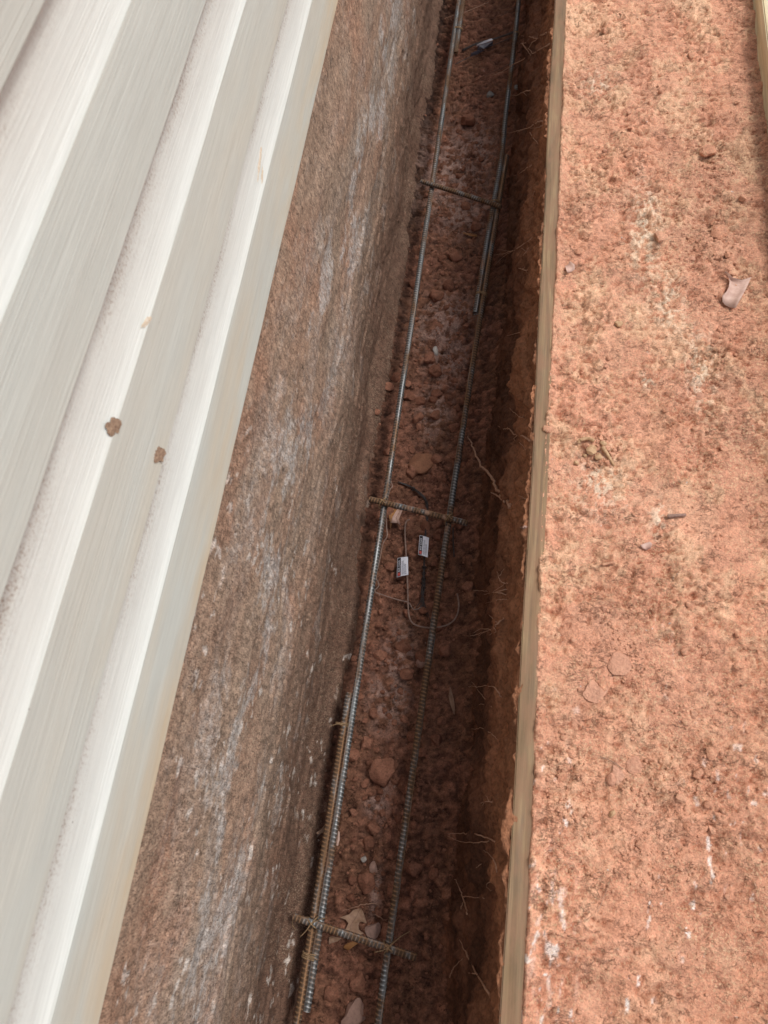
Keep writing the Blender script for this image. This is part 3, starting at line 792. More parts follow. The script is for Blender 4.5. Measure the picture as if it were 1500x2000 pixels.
def tag_on(corners, z, name, label, curl=.004, bands=True, parent=None, dark=False):
    """corners: TL, TR, BR, BL as seen in the photo; the print reads from bottom to top"""
    TL, TR, BR, BL = [Vector(pz(a, b, z + c)) for a, b, c in corners]
    org = (TL + TR + BR + BL) / 4
    root = empty(name, org, label, "tag", "printed tags wired to the rebar ties")
    U0, V0 = (TL - BL), (BR - BL)
    nrm = V0.cross(U0).normalized()
    if nrm.z < 0: nrm = -nrm
    def S_(u, v, lift=0.0):
        p = BL * (1 - u) * (1 - v) + TL * u * (1 - v) + TR * u * v + BR * (1 - u) * v
        return p + nrm * (curl * math.sin(math.pi * v) * .8 + curl * .5 * math.sin(u * 3.1 + 1) + lift) - org
    def patch(nm, u0, u1, v0, v1, lift, mat, nu=10, nv=8, par=root):
        vs = [S_(u0 + (u1 - u0) * i / nu, v0 + (v1 - v0) * j / nv, lift) for i in range(nu + 1) for j in range(nv + 1)]
        fs = [(i * (nv + 1) + j, (i + 1) * (nv + 1) + j, (i + 1) * (nv + 1) + j + 1, i * (nv + 1) + j + 1) for i in range(nu) for j in range(nv)]
        return mesh_py(nm, vs, fs, mat, par, True)
    card = patch("card", 0, 1, 0, 1, 0, M_tagw)
    patch("header_band", .02, .98, .04, .36, .0004, M_tagk)
    patch("red_mark", .05, .20, .08, .32, .0008, M_tagr, 4, 4)
    def text(body, u0, v0, du, hgt, mat, nm, lift=.0008):
        cu = bpy.data.curves.new("t", 'FONT'); cu.body = body; cu.resolution_u = 3
        ob = bpy.data.objects.new("t", cu); COL.objects.link(ob)
        me = bpy.data.meshes.new_from_object(ob.evaluated_get(bpy.context.evaluated_depsgraph_get()))
        bpy.data.objects.remove(ob); bpy.data.curves.remove(cu)
        xs = [v.co.x for v in me.vertices]; yy = [v.co.y for v in me.vertices]
        w_, h_ = max(xs) - min(xs), max(yy) - min(yy); mx, my = min(xs), min(yy)
        for v in me.vertices:
            v.co = S_(u0 + (v.co.x - mx) / w_ * du, v0 - (v.co.y - my) / h_ * hgt, lift)
        me.materials.clear(); me.materials.append(mat); me.name = nm
        o = bpy.data.objects.new(nm, me); link(o, root); return o
    text("BAR CHAIR", .25, .30, .62, .20, M_tagw, "lettering")
    vs, fs = [], []
    rr = random.Random(hash(name) % 97)
    for v0 in (.46, .56, .68, .78):
        u = .06
        while u < (.80 if v0 < .6 else .6):
            du = rr.uniform(.02, .06); b = len(vs)
            for uu, vv_ in ((u, v0), (u + du, v0), (u + du, v0 + .055), (u, v0 + .055)): vs.append(S_(uu, vv_, .0008))
            fs.append((b, b + 1, b + 2, b + 3)); u += du + .018
    mesh_py("small_print", vs, fs, M_tagg, root)
    return root
tag_on([(776, 1090, 0), (796.5, 1087, .002), (798, 1123, 0), (775.5, 1128, -.006)], .035, "label_tag", "white tag with black heading clipped to the U shaped wire, lower left")
tag_on([(819.5, 1045, .006), (838, 1050, 0), (835, 1089, 0), (817, 1083.5, .004)], .035, "label_tag", "white tag with black heading clipped to the dark wire bundle, upper right", .003)

# the far bundle near the top of the picture with two dark tags seen edge-on
fb_ = empty("wire_bundle", on_floor(950, 90), "dark wire bundle with two folded tags lying across the upper trench", "wire bundle")
sp = []
for k in range(4):
    o_ = (k - 1.5) * 1.3
    sp.append((catmull([on_floor(902, 99 + o_, .01), on_floor(935, 84 + o_ * .6, .025 + .003 * k), on_floor(975, 73 + o_ * .4, .03), on_floor(1005, 62 + o_, .04)], 7), .0017))
sp.append((catmull([on_floor(888, 126, .01), on_floor(920, 110, .015), on_floor(955, 92, .03), on_floor(1003, 72, .03)], 7), .0014))
tubes("wire_strand", sp, M_wire, fb_, 6)
def fold(pts, z, mat, label, par):
    vs = [Vector(on_floor(a, b, z + c)) - Vector(par.location) for a, b, c in pts]
    n = len(vs) // 2; fs = [(i, i + 1, 2 * n - 2 - i, 2 * n - 1 - i) for i in range(n - 1)]
    vs2 = [v + Vector((0, 0, -.0006)) for v in vs]; m_ = len(vs)
    fs += [tuple(q + m_ for q in f[::-1]) for f in fs]
    o = mesh_py("folded_tag", vs + vs2, fs, mat, par); o["label"] = label; return o
M_tagd = m_flat("shaded_tag_card", (.07, .07, .09), (.16, .16, .21), 150, .35, 0, .1)
fold([(932, 98, .01), (945, 95, .012), (962, 88, .01), (963, 80, .02), (947, 85, .022), (934, 89, .02)], .02, M_tagd, "upper dark folded tag", fb_)
fold([(930, 91, .03), (947, 84, .032), (963, 78, .03), (960, 75, .036), (946, 80, .036), (931, 87, .036)], .03, M_tagw, "white edge of the folded tag", fb_)
fold([(918, 111, .0), (932, 106, .0), (947, 98, .0), (935, 98, .01), (928, 100, .01), (920, 104, .01)], .02, M_tagd, "lower blue grey tag", fb_)

# ------------------------------------------------------------------ clods and stones
def clod(name, c, size, mat, seed, flat=.7, cuts=9, ang=None, sub=3):
    bm = bmesh.new(); bmesh.ops.create_icosphere(bm, subdivisions=sub, radius=1)
    rs = random.Random(seed)
    planes = [(Vector((rs.gauss(0, 1), rs.gauss(0, 1), rs.gauss(0, 1))).normalized(), rs.uniform(.52, .9)) for _ in range(cuts)]
    k1 = [Vector((rs.uniform(-3, 3), rs.uniform(-3, 3), rs.uniform(-3, 3))) for _ in range(6)]
    sx, sy, sz = size * rs.uniform(.8, 1.25), size * rs.uniform(.75, 1.1), size * flat * rs.uniform(.8, 1.1)
    a = rs.uniform(0, 6.28) if ang is None else ang
    for v in bm.verts:
        p = v.co.copy()
        for nn, d in planes:
            e = p.dot(nn) - d
            if e > 0: p -= nn * e * .93
        f = 1 + .05 * sum(math.sin(p.dot(q) * 2.2 + i) for i, q in enumerate(k1)) * .6
        p = p * f
        v.co = Vector((p.x * sx, p.y * sy, p.z * sz))
    bmesh.ops.rotate(bm, verts=bm.verts, cent=(0, 0, 0), matrix=Matrix.Rotation(a, 3, 'Z'))
    for f in bm.faces: f.smooth = False if sub > 2 and rs.random() < 0 else True
    me = bpy.data.meshes.new(name); bm.to_mesh(me); bm.free(); me.materials.append(mat)
    try: me.set_sharp_from_angle(angle=math.radians(28))
    except Exception: pass
    o = bpy.data.objects.new(name, me); o.location = c; return link(o)
def fclod(name, px, py, rpx, mat, label, cat, seed, flat=.7, **kw):
    p = on_floor(px, py, 0); dist = (p - CAM).length; size = rpx / F_PX * dist
    o = clod(name, p + Vector((0, 0, size * flat * .35)), size, mat, seed, flat, **kw); tag(o, label, cat); return o
fclod("stone", 851, 687, 10, M_stone_w, "white quartz stone between the long bars above the middle", "stone", 1)
fclod("clay_rock", 822, 906, 25, M_stone_t, "large tan clay rock above the middle cross bar", "rock", 22, .55)
fclod("clay_rock", 803, 926, 13, M_clod, "smaller clod tucked under the large tan rock", "clod", 3)
fclod("stone", 957, 187, 8, M_stone_g, "grey stone beside the upper right bar", "stone", 4)
fclod("stone", 1009, 172, 5, M_stone_g, "small grey stone near the right wall at the top", "stone", 5)
fclod("stone", 711, 1677, 7, M_stone_w, "white pebble above the oak leaf by the left bars", "stone", 6)
fclod("stone", 730, 1695, 11, M_stone_p, "flat pale stone right of the white pebble", "stone", 7, .4)
fclod("stone", 729, 1817, 14, M_stone_p, "pale pinkish block right of the oak leaf", "stone", 8, .5, cuts=14)
fclod("stone", 690, 1979, 22, M_stone_p, "large pale stone at the bottom edge of the picture", "stone", 9, .55)
fclod("clay_rock", 752, 1506, 34, M_clod, "biggest reddish clay lump left of the right bar", "clod", 10, .5)
fclod("clay_rock", 790, 1530, 18, M_clod, "rounded lump touching the biggest clay lump", "clod", 11)
fclod("clay_rock", 716, 1722, 21, M_clod, "wide brown clod below the white pebble", "clod", 12, .5)
fclod("clay_rock", 720, 1648, 16, M_clod, "blocky clod above the white pebble", "clod", 13)
fclod("clay_rock", 853, 770, 13, M_clod, "rounded clod upper in the middle section", "clod", 14)
fclod("clay_rock", 803, 777, 10, M_clod, "small clod beside the left bar", "clod", 15)
fclod("clay_rock", 852, 1447, 15, M_clod, "clod right of the right bar in the lower half", "clod", 16)
fclod("clay_rock", 822, 1295, 10, M_stone_p, "pale clod touching the right bar", "clod", 17)
fclod("clay_rock", 714, 1530, 10, M_clod, "small clod against the left bars beside the big lump", "clod", 18)
fclod("clay_rock", 742, 1545, 9, M_clod, "small squared clod under the biggest lump", "clod", 19, cuts=14)
fclod("clay_rock", 645, 1942, 14, M_clod, "rounded clod low between the bars near the bottom", "clod", 20)
fclod("clay_rock", 735, 805, 0.1 + 9, M_clod, "clod at the foot of the bank left of the left bar", "clod", 21)
fclod("clay_rock", 758, 758, 13, M_clod, "reddish clod at the foot of the bank", "clod", 26)
rc = random.Random(5)
protos = [clod("clay_clod", (0, 0, -5), 1.0, M_clod, 100 + k, .72, 8 + k % 4, sub=3) for k in range(7)]
used = [False] * 7
def put(px, py, rpx, k, a, label="small reddish brown clod loose on the trench floor", group="small clods loose on the trench floor", ground=False, mat=None):
    if ground:
        p = pz(px, py, .64)
    else:
        p = on_floor(px, py, 0)
    size = rpx / F_PX * (p - CAM).length
    o = protos[k] if (not used[k] and not ground) else protos[k].copy()
    if not (not used[k] and not ground): COL.objects.link(o)
    else: used[k] = True
    o.location = p + Vector((0, 0, size * .28)); o.scale = (size, size, size); o.rotation_euler = (0, 0, a)
    tag(o, label, "clod", group); return o
cl = []
tries = 0
while len(cl) < 230 and tries < 6000:
    tries += 1
    py = rc.uniform(120, 1990)
    xl = np.interp(py, [0, 1000, 2000], [880, 715, 580]); xr = np.interp(py, [0, 1000, 2000], [1030, 935, 850])
    px = rc.triangular(xl, xr, (xl + xr) / 2 - 8)
    dens = .3 + .7 * (1 if (700 < py < 940 or 1020 < py < 1780) else 0)
    if rc.random() > dens: continue
    if any((px - a) ** 2 + (py - b) ** 2 < (c + 5) ** 2 * 1.6 for a, b, c in cl): continue
    r = 3.4 + 11 * rc.random() ** 2.6
    cl.append((px, py, r))
    put(px, py, r, rc.randrange(7), rc.uniform(0, 6.28))
# uncountable crumbs
def crumbs(name, n, fn, mat, rmin, rmax, seed, kindlabel):
    g = np.random.default_rng(seed); bm = bmesh.new(); bmesh.ops.create_icosphere(bm, subdivisions=1, radius=1)
    bv = np.array([v.co[:] for v in bm.verts]); bf = np.array([[v.index for v in f.verts] for f in bm.faces]); bm.free()
    vs, fs = [], []
    for k in range(n):
        x, y, z = fn(g); r = rmin + (rmax - rmin) * g.random() ** 3
        jit = bv * (1 + g.uniform(-.25, .25, (len(bv), 1))) * r * np.array([g.uniform(.8, 1.3), g.uniform(.7, 1.1), g.uniform(.6, .9)])
        a = g.uniform(0, 6.28); c, s_ = math.cos(a), math.sin(a)
        jit = np.stack([jit[:, 0] * c - jit[:, 1] * s_, jit[:, 0] * s_ + jit[:, 1] * c, jit[:, 2]], -1)
        vs.append(jit + [x, y, z + r * .2]); fs.append(bf + k * len(bv))
    o = mesh_np(name, np.concatenate(vs), np.concatenate(fs), mat, smooth=False)
    tag(o, kindlabel, "soil crumbs", None, "stuff"); return o
FX = np.random.default_rng(3)
def ff(g):
    while True:
        x = g.triangular(-.43, -.27, -.05); y = g.uniform(-.5, 3.4)
        if g.random() < .3 + .7 * float(sm(fbm(np.array([x * 4 + 3]), np.array([y * 3]), 31, 3), -.25, .15)[0]): break
    return x, y, fz(x, y)
crumbs("soil_crumbs", 2600, ff, M_clod, .0016, .0065, 21, "fine loose clay crumbs strewn over the trench floor")
def gz_(x, y):
    a, *_ = ground_h(np.array([[x]], dtype=float), np.array([[y]], dtype=float)); return .640 + float(a[0, 0])
gcent = [(pz(a, b, .64), r) for a, b, r in ((1175, 880, .035), (1075, 1530, .04), (1390, 290, .05), (1260, 1560, .07), (1300, 1700, .09), (1120, 1560, .05), (1350, 1480, .06), (1220, 1290, .04), (1390, 470, .07), (1400, 700, .06))]
def gf(g):
    if g.random() < .55:
        c, r = gcent[g.integers(len(gcent))]; x, y = c.x + g.normal() * r * .5, c.y + g.normal() * r
    else: x, y = g.uniform(.09, .58), g.uniform(-.4, 2.5)
    x = min(max(x, .088), .58)
    return x, y, gz_(x, y)
crumbs("ground_crumbs", 3800, gf, M_clodg, .0009, .0042, 22, "dry sunlit clay crumbs strewn over the ground strip")

def gg(a, b):
    d, t = cast(a, b, ("ground",))
    return CAM + d * (t + .002 / d.z) if t else pz(a, b, .645)
def gclod(name, px, py, rpx, mat, label, cat, seed, flat=.6, **kw):
    p = gg(px, py); size = rpx / F_PX * (p - CAM).length
    o = clod(name, p + Vector((0, 0, size * flat * .3)), size, mat, seed, flat, **kw); tag(o, label, cat); return o
gclod("clay_clod", 1381, 298, 14, M_clodg, "round clay clod on the sunlit ground near the upper right", "clod", 31)
gclod("clay_clod", 1449, 387, 9, M_clodg, "small red clod close to the right form board", "clod", 32)
gclod("clay_clod", 1380, 392, 7, M_clodg, "small clod left of the red one on the upper ground", "clod", 33)
gclod("clay_clod", 1132, 492, 9, M_clodg, "flat clod beside the form board above the pale leaf scrap", "clod", 34, .4)
gclod("clay_clod", 1290, 462, 14, M_clodg, "flat crusty clod on the upper middle ground", "clod", 35, .35)
gclod("clay_clod", 1403, 455, 17, M_clodg, "wide flaking clod above the curled leaf", "clod", 36, .3)
gclod("stone", 1207, 633, 8, M_bark, "tan stone lying alone on the ground strip", "stone", 37)
gclod("clay_clod", 1155, 878, 12, M_bark, "tan lump of the crumbled bark heap beside the form board", "clod", 38)
for k, (a, b, r) in enumerate(((1132, 862, 5), (1146, 872, 7), (1168, 893, 8), (1185, 905, 6), (1178, 866, 6), (1200, 880, 5), (1142, 890, 5), (1210, 895, 4), (1126, 905, 6), (1150, 908, 5))):
    o = gclod("clay_clod", a, b, r, (M_bark, M_clodg)[k % 2], "crumb of the tan bark and clay heap beside the form board", "clod", 260 + k, .8)
    o["group"] = "crumbs of the tan bark and clay heap"
gclod("clay_clod", 1360, 838, 8, M_clodg, "small clod at the middle right of the ground", "clod", 39)
gclod("clay_clod", 1413, 878, 7, M_clodg, "dark red clod at the right of the ground strip", "clod", 40)
gclod("clay_clod", 1205, 1300, 26, M_plate, "large pinkish clay plate on the lower ground", "clod", 41, .13, cuts=16)
gclod("clay_clod", 1165, 1352, 22, M_plate, "pinkish clay plate below the largest one", "clod", 42, .13, cuts=16)
gclod("clay_clod", 1238, 1494, 20, M_plate, "pale pink plate with a straw beside it, right half", "clod", 43, .13, cuts=16)
gclod("clay_clod", 1207, 1512, 17, M_plate, "pale pink plate with a straw beside it, left half", "clod", 44, .13, cuts=16)
gclod("stone", 1196, 1590, 7, M_bark, "small tan pebble on the lower ground", "stone", 45)
gclod("clay_clod", 1070, 838, 12, M_clodg, "orange crumb pushed onto the edge of the form board", "clod", 46, .5)
for k, (a, b, r) in enumerate(((1098, 590, 5), (1300, 800, 6), (1420, 500, 6), (1190, 700, 5), (1230, 1120, 5), (1345, 1180, 6), (1440, 1240, 7), (1120, 1250, 5), (1100, 1440, 6), (1330, 1560, 9),
                              (1390, 1620, 8), (1250, 1650, 7), (1160, 1710, 6), (1420, 1750, 6), (1290, 180, 6), (1180, 60, 5), (1350, 110, 6), (1230, 250, 5), (1440, 200, 5), (1160, 330, 5))):
    o = gclod("clay_clod", a, b, r, M_clodg, "small dry clod on the sunlit ground strip", "clod", 200 + k)
    o["group"] = "small dry clods on the sunlit ground"
rg_ = random.Random(77)
for k in range(70):
    c, r = gcent[rg_.randrange(len(gcent))]
    if rg_.random() < .35: c, r = Vector((rg_.uniform(.12, .55), rg_.uniform(-.3, 2.2), 0)), .05
    x, y = c.x + rg_.gauss(0, r * .7), c.y + rg_.gauss(0, r * 1.2)
    if not .10 < x < .57 or y < -.4: continue
    sz = .0035 + .0075 * rg_.random() ** 2
    h_ = BV["ground"].ray_cast(Vector((x, y, 1.2)), Vector((0, 0, -1)))
    if h_[0] is None: continue
    o = clod("clay_clod", h_[0] + Vector((0, 0, sz * .2)), sz, (M_clodg, M_plate, M_clodg)[k % 3], 400 + k, rg_.choice((.3, .5, .7)), 10, sub=2)
    tag(o, "small dry clod on the sunlit ground strip", "clod", "small dry clods on the sunlit ground")
# stones stuck in the right wall
def wclod(px, py, rpx, z, mat, label, seed):
    p = pz(px, py, z); size = rpx / F_PX * (p - CAM).length
    o = clod("stone", p, size, mat, seed, .9); tag(o, label, "stone")
wclod(1010, 1375, 9, .56, M_stone_g, "pale stone in the cut wall just under the form board", 51)
wclod(996, 1457, 14, .53, M_stone_t, "yellowish stone embedded in the cut wall below the pale one", 52)

# ------------------------------------------------------------------ leaves and twigs
def leaf(name, outline_l, outline_r, mid, zf, mat, label, curl=.006, fold_=.003, vein=True, thick=.0004):
    """outline_l/r paired with mid stations (photo pixels); built as a curled sheet where it lies"""
    n = len(mid)
    def up(px, py):
        return zf(px, py)
    c = up(*mid[n // 2]); root = empty(name, c, label, "leaf")
    rows = []
    for i in range(n):
        m = up(*mid[i]); l = up(*outline_l[i]); r = up(*outline_r[i])
        row = []
        for t in (1, .66, .33): p = m.lerp(l, t); p.z += curl * t * t + fold_ * t * math.sin(i * 1.7); row.append(p)
        mm = m.copy(); row.append(mm)
        for t in (.33, .66, 1): p = m.lerp(r, t); p.z += curl * t * t + fold_ * t * math.cos(i * 1.3); row.append(p)
        rows.append(row)
    vs = [p + Vector((0, 0, .003)) - c for row in rows for p in row]; w = 7
    fs = [(i * w + j, (i + 1) * w + j, (i + 1) * w + j + 1, i * w + j + 1) for i in range(n - 1) for j in range(w - 1)]
    b = mesh_py("leaf_blade", vs, fs, mat, root, True)
    sm_ = b.modifiers.new("s", 'SOLIDIFY'); sm_.thickness = thick
    if vein:
        tubes("leaf_midrib", [([rows[i][3] + Vector((0, 0, .0042)) for i in range(n)], .0007)], M_vein, root, 5, c)
    return root
def ff_(dz=0.0):
    return lambda a, b: on_floor(a, b, dz)
# the oak leaf by the bottom cross bar
leaf("oak_leaf",
     [(704, 1774), (691, 1777), (683, 1785), (664, 1792), (676, 1795), (682, 1803), (677, 1812), (672, 1822), (672, 1830)],
     [(706, 1774), (710, 1780), (713, 1790), (717, 1803), (704, 1799), (701, 1806), (702, 1815), (711, 1823), (682, 1834)],
     [(705, 1773), (701, 1780), (697, 1789), (693, 1796), (689, 1801), (685, 1809), (684, 1816), (682, 1823), (677, 1832)],
     ff_(.012), M_leaf, "brown oak leaf with pointed lobes beside the bottom cross bar", .004)
leaf("leaf_scrap", [(643, 1830), (644, 1838), (643, 1845)], [(650, 1828), (668, 1832), (660, 1838)], [(646, 1829), (655, 1834), (650, 1841)], ff_(.006), M_leaf, "torn leaf scrap below the left of the bottom cross bar", .003, vein=False)
leaf("leaf_scrap", [(674, 1846), (672, 1850), (674, 1853)], [(690, 1838), (700, 1842), (680, 1856)], [(680, 1842), (684, 1847), (677, 1854)], ff_(.004), M_leaf3, "dark orange leaf scrap under the bottom cross bar", .003, vein=False)
# leaf below the middle cross bar
leaf("oak_leaf",
     [(758, 993), (757, 1000), (760, 1008), (762, 1020), (762, 1033)],
     [(780, 998), (775, 1003), (766, 1012), (765, 1022), (764, 1034)],
     [(769, 995), (766, 1001), (763, 1009), (763, 1021), (763, 1034)],
     ff_(.008), M_leaf3, "orange brown leaf tucked under the middle cross bar", .002)
leaf("leaf_scrap",
     [(777, 996), (773, 1003), (767, 1011), (764, 1022)], [(787, 998), (783, 1007), (779, 1016), (783, 1029)], [(782, 997), (778, 1005), (774, 1012), (777, 1022)],
     ff_(.012), M_leaf2, "pale pinkish leaf piece overlapping the orange leaf", .004)
# slim leaves
leaf("slim_leaf", [(879, 1343), (876, 1360), (880, 1378), (886, 1394)], [(880, 1343), (885, 1360), (888, 1378), (888, 1396)], [(879, 1343), (880, 1360), (884, 1378), (887, 1396)], ff_(.006), M_vein, "long slim brown leaf right of the right bar", .001, 0)
leaf("slim_leaf", [(658, 1622), (655, 1632), (654, 1650)], [(664, 1625), (664, 1640), (661, 1652)], [(661, 1623), (660, 1636), (657, 1651)], ff_(.006), M_leaf2, "narrow pale leaf lying against the lower left bars", .001, 0)
leaf("slim_leaf", [(636, 1609), (628, 1620), (619, 1626)], [(639, 1612), (632, 1626), (621, 1630)], [(637, 1610), (630, 1622), (619, 1628)], ff_(.03), M_leaf, "thin brown leaf at the foot of the bank left of the bars", .001, 0)
leaf("slim_leaf", [(905, 455), (915, 457), (930, 459)], [(906, 458), (917, 462), (931, 464)], [(904, 456), (916, 459), (932, 461)], ff_(.01), M_leaf3, "small tan leaf lying below the top cross bar", .001, 0)
# the curled leaf on the sunlit ground
leaf("dry_leaf",
     [(1412, 537), (1420, 545), (1423, 555), (1421, 566), (1416, 576), (1408, 584), (1409, 594)],
     [(1414, 536), (1428, 548), (1446, 552), (1465, 546), (1459, 560), (1449, 580), (1434, 607)],
     [(1413, 536), (1424, 547), (1433, 556), (1438, 563), (1434, 572), (1427, 584), (1420, 600)],
     gg, M_leaf2, "torn pinkish brown leaf with a concave side on the sunlit ground", .007, .0015, vein=False)
leaf("leaf_scrap",
     [(1103, 524), (1105, 532), (1107, 537)], [(1112, 516), (1121, 522), (1122, 530)], [(1108, 519), (1113, 526), (1114, 533)],
     gg, M_leaf2, "small pale leaf scrap beside the form board", .006, .002, vein=False)
leaf("leaf_scrap", [(1250, 1066), (1254, 1073), (1262, 1076)], [(1268, 1060), (1273, 1064), (1270, 1072)], [(1259, 1062), (1264, 1068), (1266, 1074)], gg, M_leaf2, "dull purple leaf scrap pressed in the middle of the ground strip", .002, .001, vein=False)
def gtube(name, pts, r, mat, label, cat, n=6):
    P = [gg(a, b) + Vector((0, 0, .003)) for a, b in pts]
    o = tubes(name, [(catmull(P, n), r)], mat, None, 8); tag(o, label, cat); return o
gtube("twig", [(1303, 1010), (1319, 1008), (1338, 1007)], lambda t: .0042 - .0008 * t, M_twig, "short pinkish twig lying crosswise on the sunlit ground", "twig")
gtube("twig", [(1176, 1104), (1190, 1101), (1200, 1100)], .003, M_clodg, "short clay covered twig stub below the middle of the ground", "twig")
gtube("straw", [(1172, 1478), (1188, 1484), (1202, 1492), (1216, 1502)], .0009, M_vein, "thin dark straw touching the pale pink plates", "straw")
gtube("straw", [(1190, 1722), (1182, 1745), (1166, 1782)], .0006, M_root, "fine pale straw on the smooth lower ground", "straw")
gtube("bark_strip", [(1176, 874), (1186, 889), (1199, 911)], lambda t: .0050 - .0022 * t, M_bark, "crumbly strip of bark in the tan heap beside the form board", "bark")
gtube("bark_strip", [(1132, 861), (1147, 858), (1160, 862)], lambda t: .0045 - .0012 * abs(t - .5), M_bark, "upper piece of bark topping the tan heap", "bark")

# ------------------------------------------------------------------ roots from the cut wall
def root(pts, r0, label, mat=None, branches=(), name="root"):
    """pts: (px, py, z) from the wall outwards"""
    specs = []
    def jit(P, amp):
        out = catmull(P, 6)
        return [p + Vector((random.gauss(0, amp), random.gauss(0, amp), random.gauss(0, amp * .5))) for p in out]
    def at(a, b, z, first=False):
        p = pz(a, b, z); d, t = cast(a, b)
        if t is None: return p
        lim = t + .004 if first else t - .010
        return CAM + d * lim if first or (p - CAM).length > lim else p
    main = jit([at(*q, first=(i == 0)) for i, q in enumerate(pts)], r0 * .35 + .0003)
    specs.append((main, lambda t: r0 * (.85 - .65 * t) + .0002))
    for br in branches:
        specs.append((jit([at(*q) for q in br], .0006), lambda t, q=r0 * .5: q * (.9 - .7 * t) + .00025))
    o = tubes(name, specs, mat or M_root, None, 5)
    tag(o, label, "root", "roots hanging from the cut wall"); return o
root([(998, 988, .34), (975, 962, .27), (957, 930, .20), (936, 905, .12), (924, 875, .08), (912, 850, .07)], .0062, "thick pinkish root slanting from the wall to the right bar", M_root,
     [[(985, 980, .29), (968, 966, .26), (958, 962, .24)], [(997, 985, .32), (992, 992, .28)]])
root([(1082, 60, .45), (1060, 68, .40), (1040, 82, .33), (1016, 85, .28)], .0032, "forked root above the wide grey stone at the upper right wall", None, [[(1040, 82, .33), (1032, 95, .3)], [(1020, 85, .3), (1030, 98, .25), (1036, 108, .2)], [(1050, 76, .36), (1035, 72, .3), (1018, 70, .2)]])
root([(1075, 86, .42), (1040, 105, .32), (1005, 125, .22), (980, 140, .17), (960, 148, .15)], .0024, "long thin root crossing behind the upper right bar", None, [[(1040, 105, .32), (1033, 96, .3), (1022, 88, .26)]])
root([(1003, 122, .16), (960, 142, .10), (925, 160, .07), (903, 170, .04)], .0020, "straight dark root lying over the floor at the top", M_root2)
root([(1008, 12, .12), (980, 30, .08), (960, 36, .06), (940, 34, .05), (912, 36, .04)], .0018, "dark thin root across the very top of the floor", M_root2)
root([(955, 4, .06), (930, 15, .08), (900, 26, .10), (868, 36, .10)], .0017, "pale thin root passing over the upper left bars", None, [[(880, 36, .1), (884, 41, .08), (892, 40, .06)]])
root([(1036, 176, .20), (1022, 180, .16), (1008, 186, .12), (996, 186, .08)], .0024, "short curved root ending at the upper right bar", None, [[(1022, 180, .16), (1030, 188, .12)]])
root([(1072, 240, .42), (1060, 237, .38), (1048, 240, .33), (1030, 250, .26), (1010, 256, .2), (992, 260, .14)], .0028, "pale branching root reaching the right bar above the top cross bar", None,
     [[(1060, 245, .38), (1050, 249, .34), (1035, 251, .28)], [(1020, 253, .22), (1010, 259, .18)], [(1035, 258, .25), (1042, 270, .2), (1052, 282, .18)]])
root([(1048, 316, .35), (1030, 328, .26), (1016, 338, .2), (1004, 343, .15)], .0020, "single bare root level with the top cross bar")
root([(1046, 372, .32), (1042, 380, .28), (1040, 388, .25)], .0012, "tiny hooked root below the single bare root")
root([(1040, 465, .30), (1010, 485, .2), (985, 495, .14), (965, 498, .12)], .0016, "thin root pair meeting the right bar lap", None, [[(1005, 488, .2), (985, 500, .13), (966, 518, .1)], [(1020, 478, .24), (1000, 490, .17), (972, 487, .1)]])
root([(1034, 482, .36), (1026, 494, .32), (1018, 502, .30)], .0013, "little twisted root below the thin root pair", None, [[(1026, 490, .3), (1018, 484, .28)]])
root([(1034, 526, .36), (1024, 528, .32), (1016, 524, .30), (1008, 523, .28)], .0016, "curly root tuft under the form board edge", None, [[(1026, 527, .33), (1030, 533, .3)], [(1020, 526, .3), (1026, 521, .3)]])
root([(1056, 555, .48), (1048, 559, .45), (1036, 562, .42)], .0018, "stubby root just under the form board")
root([(1030, 645, .30), (1012, 650, .25), (991, 655, .2)], .0016, "straight short root left of the board in the upper half")
root([(1024, 812, .36), (1016, 815, .32), (1004, 806, .28), (996, 797, .26)], .0012, "thin hooked root above the forked one")
root([(1036, 860, .48), (1020, 852, .42), (1004, 848, .36), (995, 838, .32), (984, 838, .30), (972, 832, .26)], .0022, "pale forked root over the dark wall, above the thick root", None,
     [[(1000, 842, .33), (990, 834, .3)], [(1010, 850, .38), (1004, 858, .33), (1018, 868, .3), (1028, 880, .3)]])
root([(1030, 975, .46), (1022, 972, .44), (1013, 968, .42)], .0012, "very fine root right of the thick root")
root([(1028, 1030, .50), (1022, 1030, .48), (1016, 1029, .46)], .0030, "pale cut root stub under the form board", M_stone_p)
root([(992, 1140, .30), (978, 1136, .28), (972, 1120, .25), (966, 1108, .22)], .0014, "upright forked root beside the wall below the middle", None, [[(976, 1125, .26), (984, 1110, .22)], [(990, 1138, .3), (975, 1148, .26), (960, 1158, .22)]])
root([(994, 1150, .32), (970, 1156, .26), (945, 1162, .2)], .0016, "upper of two long pale roots crossing below the middle")
root([(994, 1162, .32), (970, 1158, .26), (945, 1154, .2), (924, 1153, .16)], .0015, "lower crossing pale root with a fork", None, [[(990, 1170, .3), (970, 1172, .24), (948, 1178, .2)]])
root([(986, 1208, .34), (972, 1218, .28), (958, 1230, .24), (940, 1236, .2), (918, 1242, .15)], .0022, "wide bushy root fan in the lower half", None,
     [[(972, 1218, .28), (962, 1207, .25), (955, 1201, .22)], [(958, 1230, .24), (940, 1228, .2), (925, 1236, .18)], [(945, 1234, .2), (935, 1242, .18)], [(965, 1226, .26), (968, 1234, .24), (955, 1240, .2)]])
root([(980, 1362, .32), (968, 1345, .28), (955, 1340, .24), (936, 1341, .2), (914, 1341, .15)], .0014, "root with a long fork near the slim leaf", None, [[(948, 1366, .2), (935, 1350, .18), (922, 1331, .15)], [(960, 1380, .24), (940, 1375, .2), (925, 1384, .18)]])
